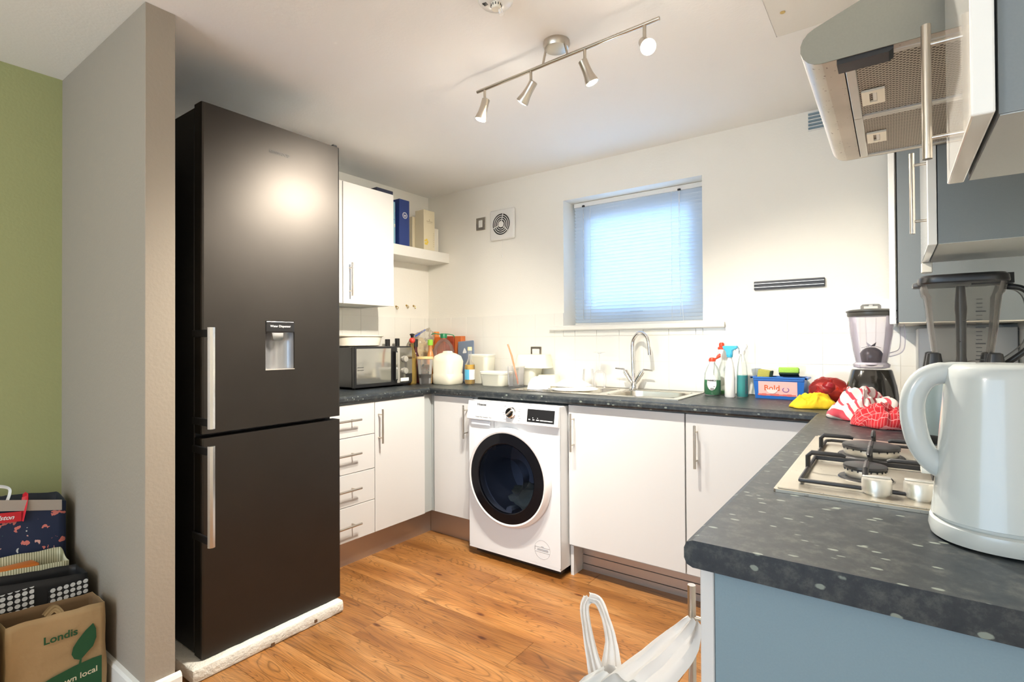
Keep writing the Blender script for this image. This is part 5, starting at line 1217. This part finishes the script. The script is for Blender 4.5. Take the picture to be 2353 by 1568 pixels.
bm = NB(); B(bm, KX-.092, KX-.079, KY-.012, KY+.012, TZ+.083, TZ+.092, .002, 2); add('switch', bm, m_cream, t, True)
# ================================================================ hanging carrier bag
m_bag = translucent('white_carrier_film', (.70, .70, .69), .35, .35)
t = thing('carrier_bag', 'thin white carrier bag hanging from the end cabinet\'s bar handle', 'bag', (2.57, -2.07, .40))
def strip(bm, path, widths, twist=0, seg=14, amp=.006, seed=0):
    """gathered film: an open, folded ribbon along a path"""
    pts = smoothpath(path, 8); n = len(pts); rows_ = []
    wds = [widths[0]+(widths[-1]-widths[0])*0 for _ in range(n)]
    k = len(widths)-1
    for i in range(n):
        f = i/(n-1)*k; a = min(int(f), k-1); wds[i] = widths[a]+(widths[a+1]-widths[a])*(f-a)
    for i, p in enumerate(pts):
        d = (pts[min(i+1, n-1)]-pts[max(i-1, 0)]).normalized(); s_ = d.cross(Vector((.587, -.81, .1))).normalized(); nn = d.cross(s_).normalized()
        rw = []
        for j in range(seg+1):
            v = -1+2*j/seg; w_ = wds[i]
            off = amp*noise.noise(Vector((v*3, i*.12, seed)))+amp*.7*math.sin(v*9+seed+i*.05)
            rw.append(bm.verts.new(p+s_*v*w_+nn*(off+.012*(1-v*v)*w_/.04)))
        rows_.append(rw)
    for a, b_ in zip(rows_, rows_[1:]):
        for j in range(seg): bm.faces.new((a[j], a[j+1], b_[j+1], b_[j]))
    return bm
bm = NB(); strip(bm, [(2.648, -2.098, .765), (2.632, -2.104, .735), (2.600, -2.106, .690), (2.560, -2.108, .640), (2.535, -2.110, .585), (2.530, -2.11, .48)], [.012, .028, .036, .045, .06, .085], seed=1); add('loop_handle', bm, m_bag, t, True)
bm = NB(); strip(bm, [(2.500, -2.108, .600), (2.478, -2.100, .650), (2.464, -2.094, .695), (2.459, -2.092, .728), (2.466, -2.090, .745)], [.020, .011, .008, .008, .010], seed=4, amp=.003)
strip(bm, [(2.466, -2.090, .745), (2.482, -2.086, .742), (2.492, -2.080, .715), (2.500, -2.076, .675), (2.502, -2.080, .630)], [.010, .008, .007, .010, .020], seed=6, amp=.003); add('loop_handle', bm, m_bag, t, True)
bm = NB(); n = 60; ringz = [(.650, .010, .012), (.630, .046, .020), (.600, .072, .035), (.54, .090, .05), (.46, .100, .06), (.38, .105, .065), (.34, .09, .06), (.335, .02, .02)]
prev = None
for z_, rx_, ry_ in ringz:
    ring_ = []
    for k in range(n):
        a = 2*PI*k/n; w_ = 1+.10*math.sin(a*7+z_*20)+.06*noise.noise(Vector((math.cos(a)*3, math.sin(a)*3, z_*12)))
        ring_.append(bm.verts.new((2.515+.0+math.cos(a)*rx_*w_*.81+math.sin(a)*ry_*.587*w_, -2.110+math.cos(a)*rx_*w_*.587-math.sin(a)*ry_*.81*w_, z_)))
    if prev:
        for k in range(n): bm.faces.new((prev[k], prev[(k+1) % n], ring_[(k+1) % n], ring_[k]))
    prev = ring_
bm.faces.new(prev); add('bag_body', bm, m_bag, t, True)

# ================================================================ shopping bags in the alcove
def openbag(name, label, x0, x1, y0, y1, h, mat, inner=None, seed=0, amp=.006, lean=0, tops=(0, 0, 0, 0), group='shopping bags in the alcove', nseg=16):
    t = thing(name, label, 'bag', ((x0+x1)/2, (y0+y1)/2, 0), group)
    bm = NB(); cor = [(x1, y0), (x1, y1), (x0, y1), (x0, y0)]; rows_ = []
    nv = 14
    for j in range(nv+1):
        f = j/nv; rw = []
        for e in range(4):
            for i in range(nseg):
                u = i/nseg; a, b_ = cor[e], cor[(e+1) % 4]; x = a[0]+(b_[0]-a[0])*u; y = a[1]+(b_[1]-a[1])*u
                top = tops[e]*(1-u)+tops[(e+1) % 4]*u
                q_ = Vector((x*9, y*9, f*3+seed)); k = amp*(.3+f)
                rw.append(bm.verts.new((x+noise.noise(q_)*k+lean*f, y+noise.noise(q_+Vector((7, 0, 0)))*k, .001+f*(h+top)+(noise.noise(q_*2)*k*.8 if j == nv else 0))))
        rows_.append(rw)
    m_ = len(rows_[0])
    for a, b_ in zip(rows_, rows_[1:]):
        for k in range(m_): bm.faces.new((a[k], a[(k+1) % m_], b_[(k+1) % m_], b_[k]))
    bm.faces.new(rows_[0][::-1])
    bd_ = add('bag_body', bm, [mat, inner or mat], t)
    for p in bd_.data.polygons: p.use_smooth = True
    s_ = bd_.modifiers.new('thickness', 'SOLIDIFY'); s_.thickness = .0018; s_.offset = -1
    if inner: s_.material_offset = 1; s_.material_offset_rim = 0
    return t, bd_
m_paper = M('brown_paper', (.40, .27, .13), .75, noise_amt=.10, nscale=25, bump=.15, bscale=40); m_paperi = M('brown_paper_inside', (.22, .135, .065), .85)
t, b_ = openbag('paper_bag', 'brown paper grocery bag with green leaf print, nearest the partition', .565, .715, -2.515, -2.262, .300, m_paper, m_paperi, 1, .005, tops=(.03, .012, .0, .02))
gp = M('dark_green_print', (.010, .085, .030), .6)
def yz(pts, x, th=.0006):
    bm = NB(); prism(bm, pts, 'x', x, x+th); return bm
LX = .7205
text('lettering', 'Londis', .033, (LX+.001, -2.384, .2485), (0, 1, -.04), (0, 0, 1), gp, b_, .0007)
leaf = [(-2.300, .256), (-2.292, .235), (-2.291, .205), (-2.300, .180), (-2.316, .166), (-2.328, .155), (-2.334, .150), (-2.350, .160), (-2.357, .178), (-2.353, .198), (-2.340, .218), (-2.320, .240)]
add('leaf_print', yz(leaf, LX+.0005), gp, b_); add('leaf_stem', yz([(-2.334, .158), (-2.330, .158), (-2.331, .140), (-2.326, .128), (-2.342, .128), (-2.338, .140)], LX+.0007), gp, b_)
bd2 = [(-2.500, .105), (-2.455, .115), (-2.405, .128), (-2.350, .137), (-2.300, .140), (-2.276, .138), (-2.276, .02), (-2.500, .02)]
add('band_print', yz(bd2, LX), gp, b_); text('lettering', 'own local', .026, (LX+.0012, -2.338, .098), (0, 1, .04), (0, 0, 1), bpy.data.materials['cream_card'], b_, .0003)
bm = NB(); strip(bm, [(.610, -2.40, .285), (.625, -2.38, .31), (.665, -2.37, .300), (.700, -2.368, .27)], [.012, .013, .013, .010], amp=.001); add('bag_handle', bm, m_paper, t, True)
m_dot = mat_dots('black_white_dots', (.012, .012, .013), (.72, .72, .70), 55, .40, 'YZ')
t, b_ = openbag('dotted_bag', 'black shopping bag printed with white dots, behind the paper bag', .40, .530, -2.66, -2.262, .362, m_black, None, 4, .004, tops=(.06, .0, .0, .05))
b_.data.materials[0] = M('black_bag_fabric', (.012, .012, .013), .55)
for y0, y1 in ((-2.60, -2.410), (-2.372, -2.262)):
    bm = NB(); B(bm, .5335, .5345, y0, y1, .12, .345 if y0 > -2.5 else .37); add('dot_print_panel', bm, m_dot, b_)
m_str = mat_uvlines('striped_cream', (.62, .58, .38), (.25, .24, .12), 1, 0); 
def mat_stripes():
    m, n, l, b = new_mat('thin_striped_card'); tc = n.new('ShaderNodeTexCoord'); w_ = n.new('ShaderNodeTexWave'); w_.bands_direction = 'Y'; w_.inputs['Scale'].default_value = 45
    l.new(tc.outputs['Object'], w_.inputs[0]); r = ramp(n, l, w_.outputs[0], [(.35, (.62, .60, .42)), (.6, (.28, .27, .15))]); l.new(r.outputs[0], b.inputs['Base Color']); b.inputs['Roughness'].default_value = .6; return m
t, b_ = openbag('striped_bag', 'cream pin-striped bag with an orange packet, standing in the dotted bag\'s lee', .285, .392, -2.62, -2.285, .385, mat_stripes(), None, 9, .006, tops=(.035, -.005, .02, .05))
bm = NB(); B(bm, -.04, .04, -.10, .10, 0, .05, .01, 2)
for v in bm.verts: v.co += Vector((0, 0, .02*noise.noise(v.co*20)))
pk_ = thing('orange_packet', 'orange packet lying in the mouth of the striped bag', 'packet', (.340, -2.46, .345)); add('wrapper', bm, M('orange_wrap', (.70, .20, .03), .4), pk_, True, local=True)
m_nav = mat_print('navy_bird_print', (.012, .022, .060), [(.75, .42, .36), (.06, .17, .16), (.62, .62, .58), (.70, .20, .16)], 27, .27)
t, b_ = openbag('patterned_bag', 'navy shopping bag with small printed dogs and a red label, against the green wall', .14, .272, -2.66, -2.262, .575, m_nav, M('navy_lining', (.02, .025, .035), .7), 12, .006, tops=(.10, .0, .015, .07))
pane_ = NB(); B(pane_, .2765, .2775, -2.66, -2.275, .545, .585); 
for v in pane_.verts: v.co.z += (-.1*(v.co.y+2.275)/.385)*.9
add('hem_band', pane_, M('taupe_band', (.42, .36, .30), .7), b_)
bm = NB(); B(bm, .279, .2805, -2.55, -2.393, .520, .556); 
for v in bm.verts: v.co.z += -.1*(v.co.y+2.275)/.385*.5
kl = add('label_patch', bm, m_red, b_); text('lettering', 'Cath Kidston', .022, (.2812, -2.472, .563), (0, 1, -.13), (0, .13, 1), m_text_w, kl, .0004, shear=.3)
bm = NB(); strip(bm, [(.277, -2.395, .535), (.277, -2.385, .590), (.262, -2.378, .625), (.255, -2.375, .59)], [.012]*4, amp=.0005, seg=4); add('ribbon', bm, m_red, t, True)
bm = NB(); strip(bm, [(.25, -2.43, .60), (.25, -2.42, .655), (.25, -2.47, .67), (.25, -2.50, .62)], [.006]*4, amp=.0005, seg=4); add('bag_handle', bm, m_wplast, t, True)
t, b_ = openbag('carrier_bag', 'small white bag with green base at the left edge, beside the paper bag', .60, .74, -2.72, -2.535, .385, M('white_bag_film', (.60, .62, .55), .45), None, 20, .012, tops=(.0, .0, .0, .0))
bm = NB(); B(bm, .7455, .7470, -2.715, -2.540, .02, .30); add('green_print', bm, M('bright_green_print', (.08, .32, .03), .5), b_)
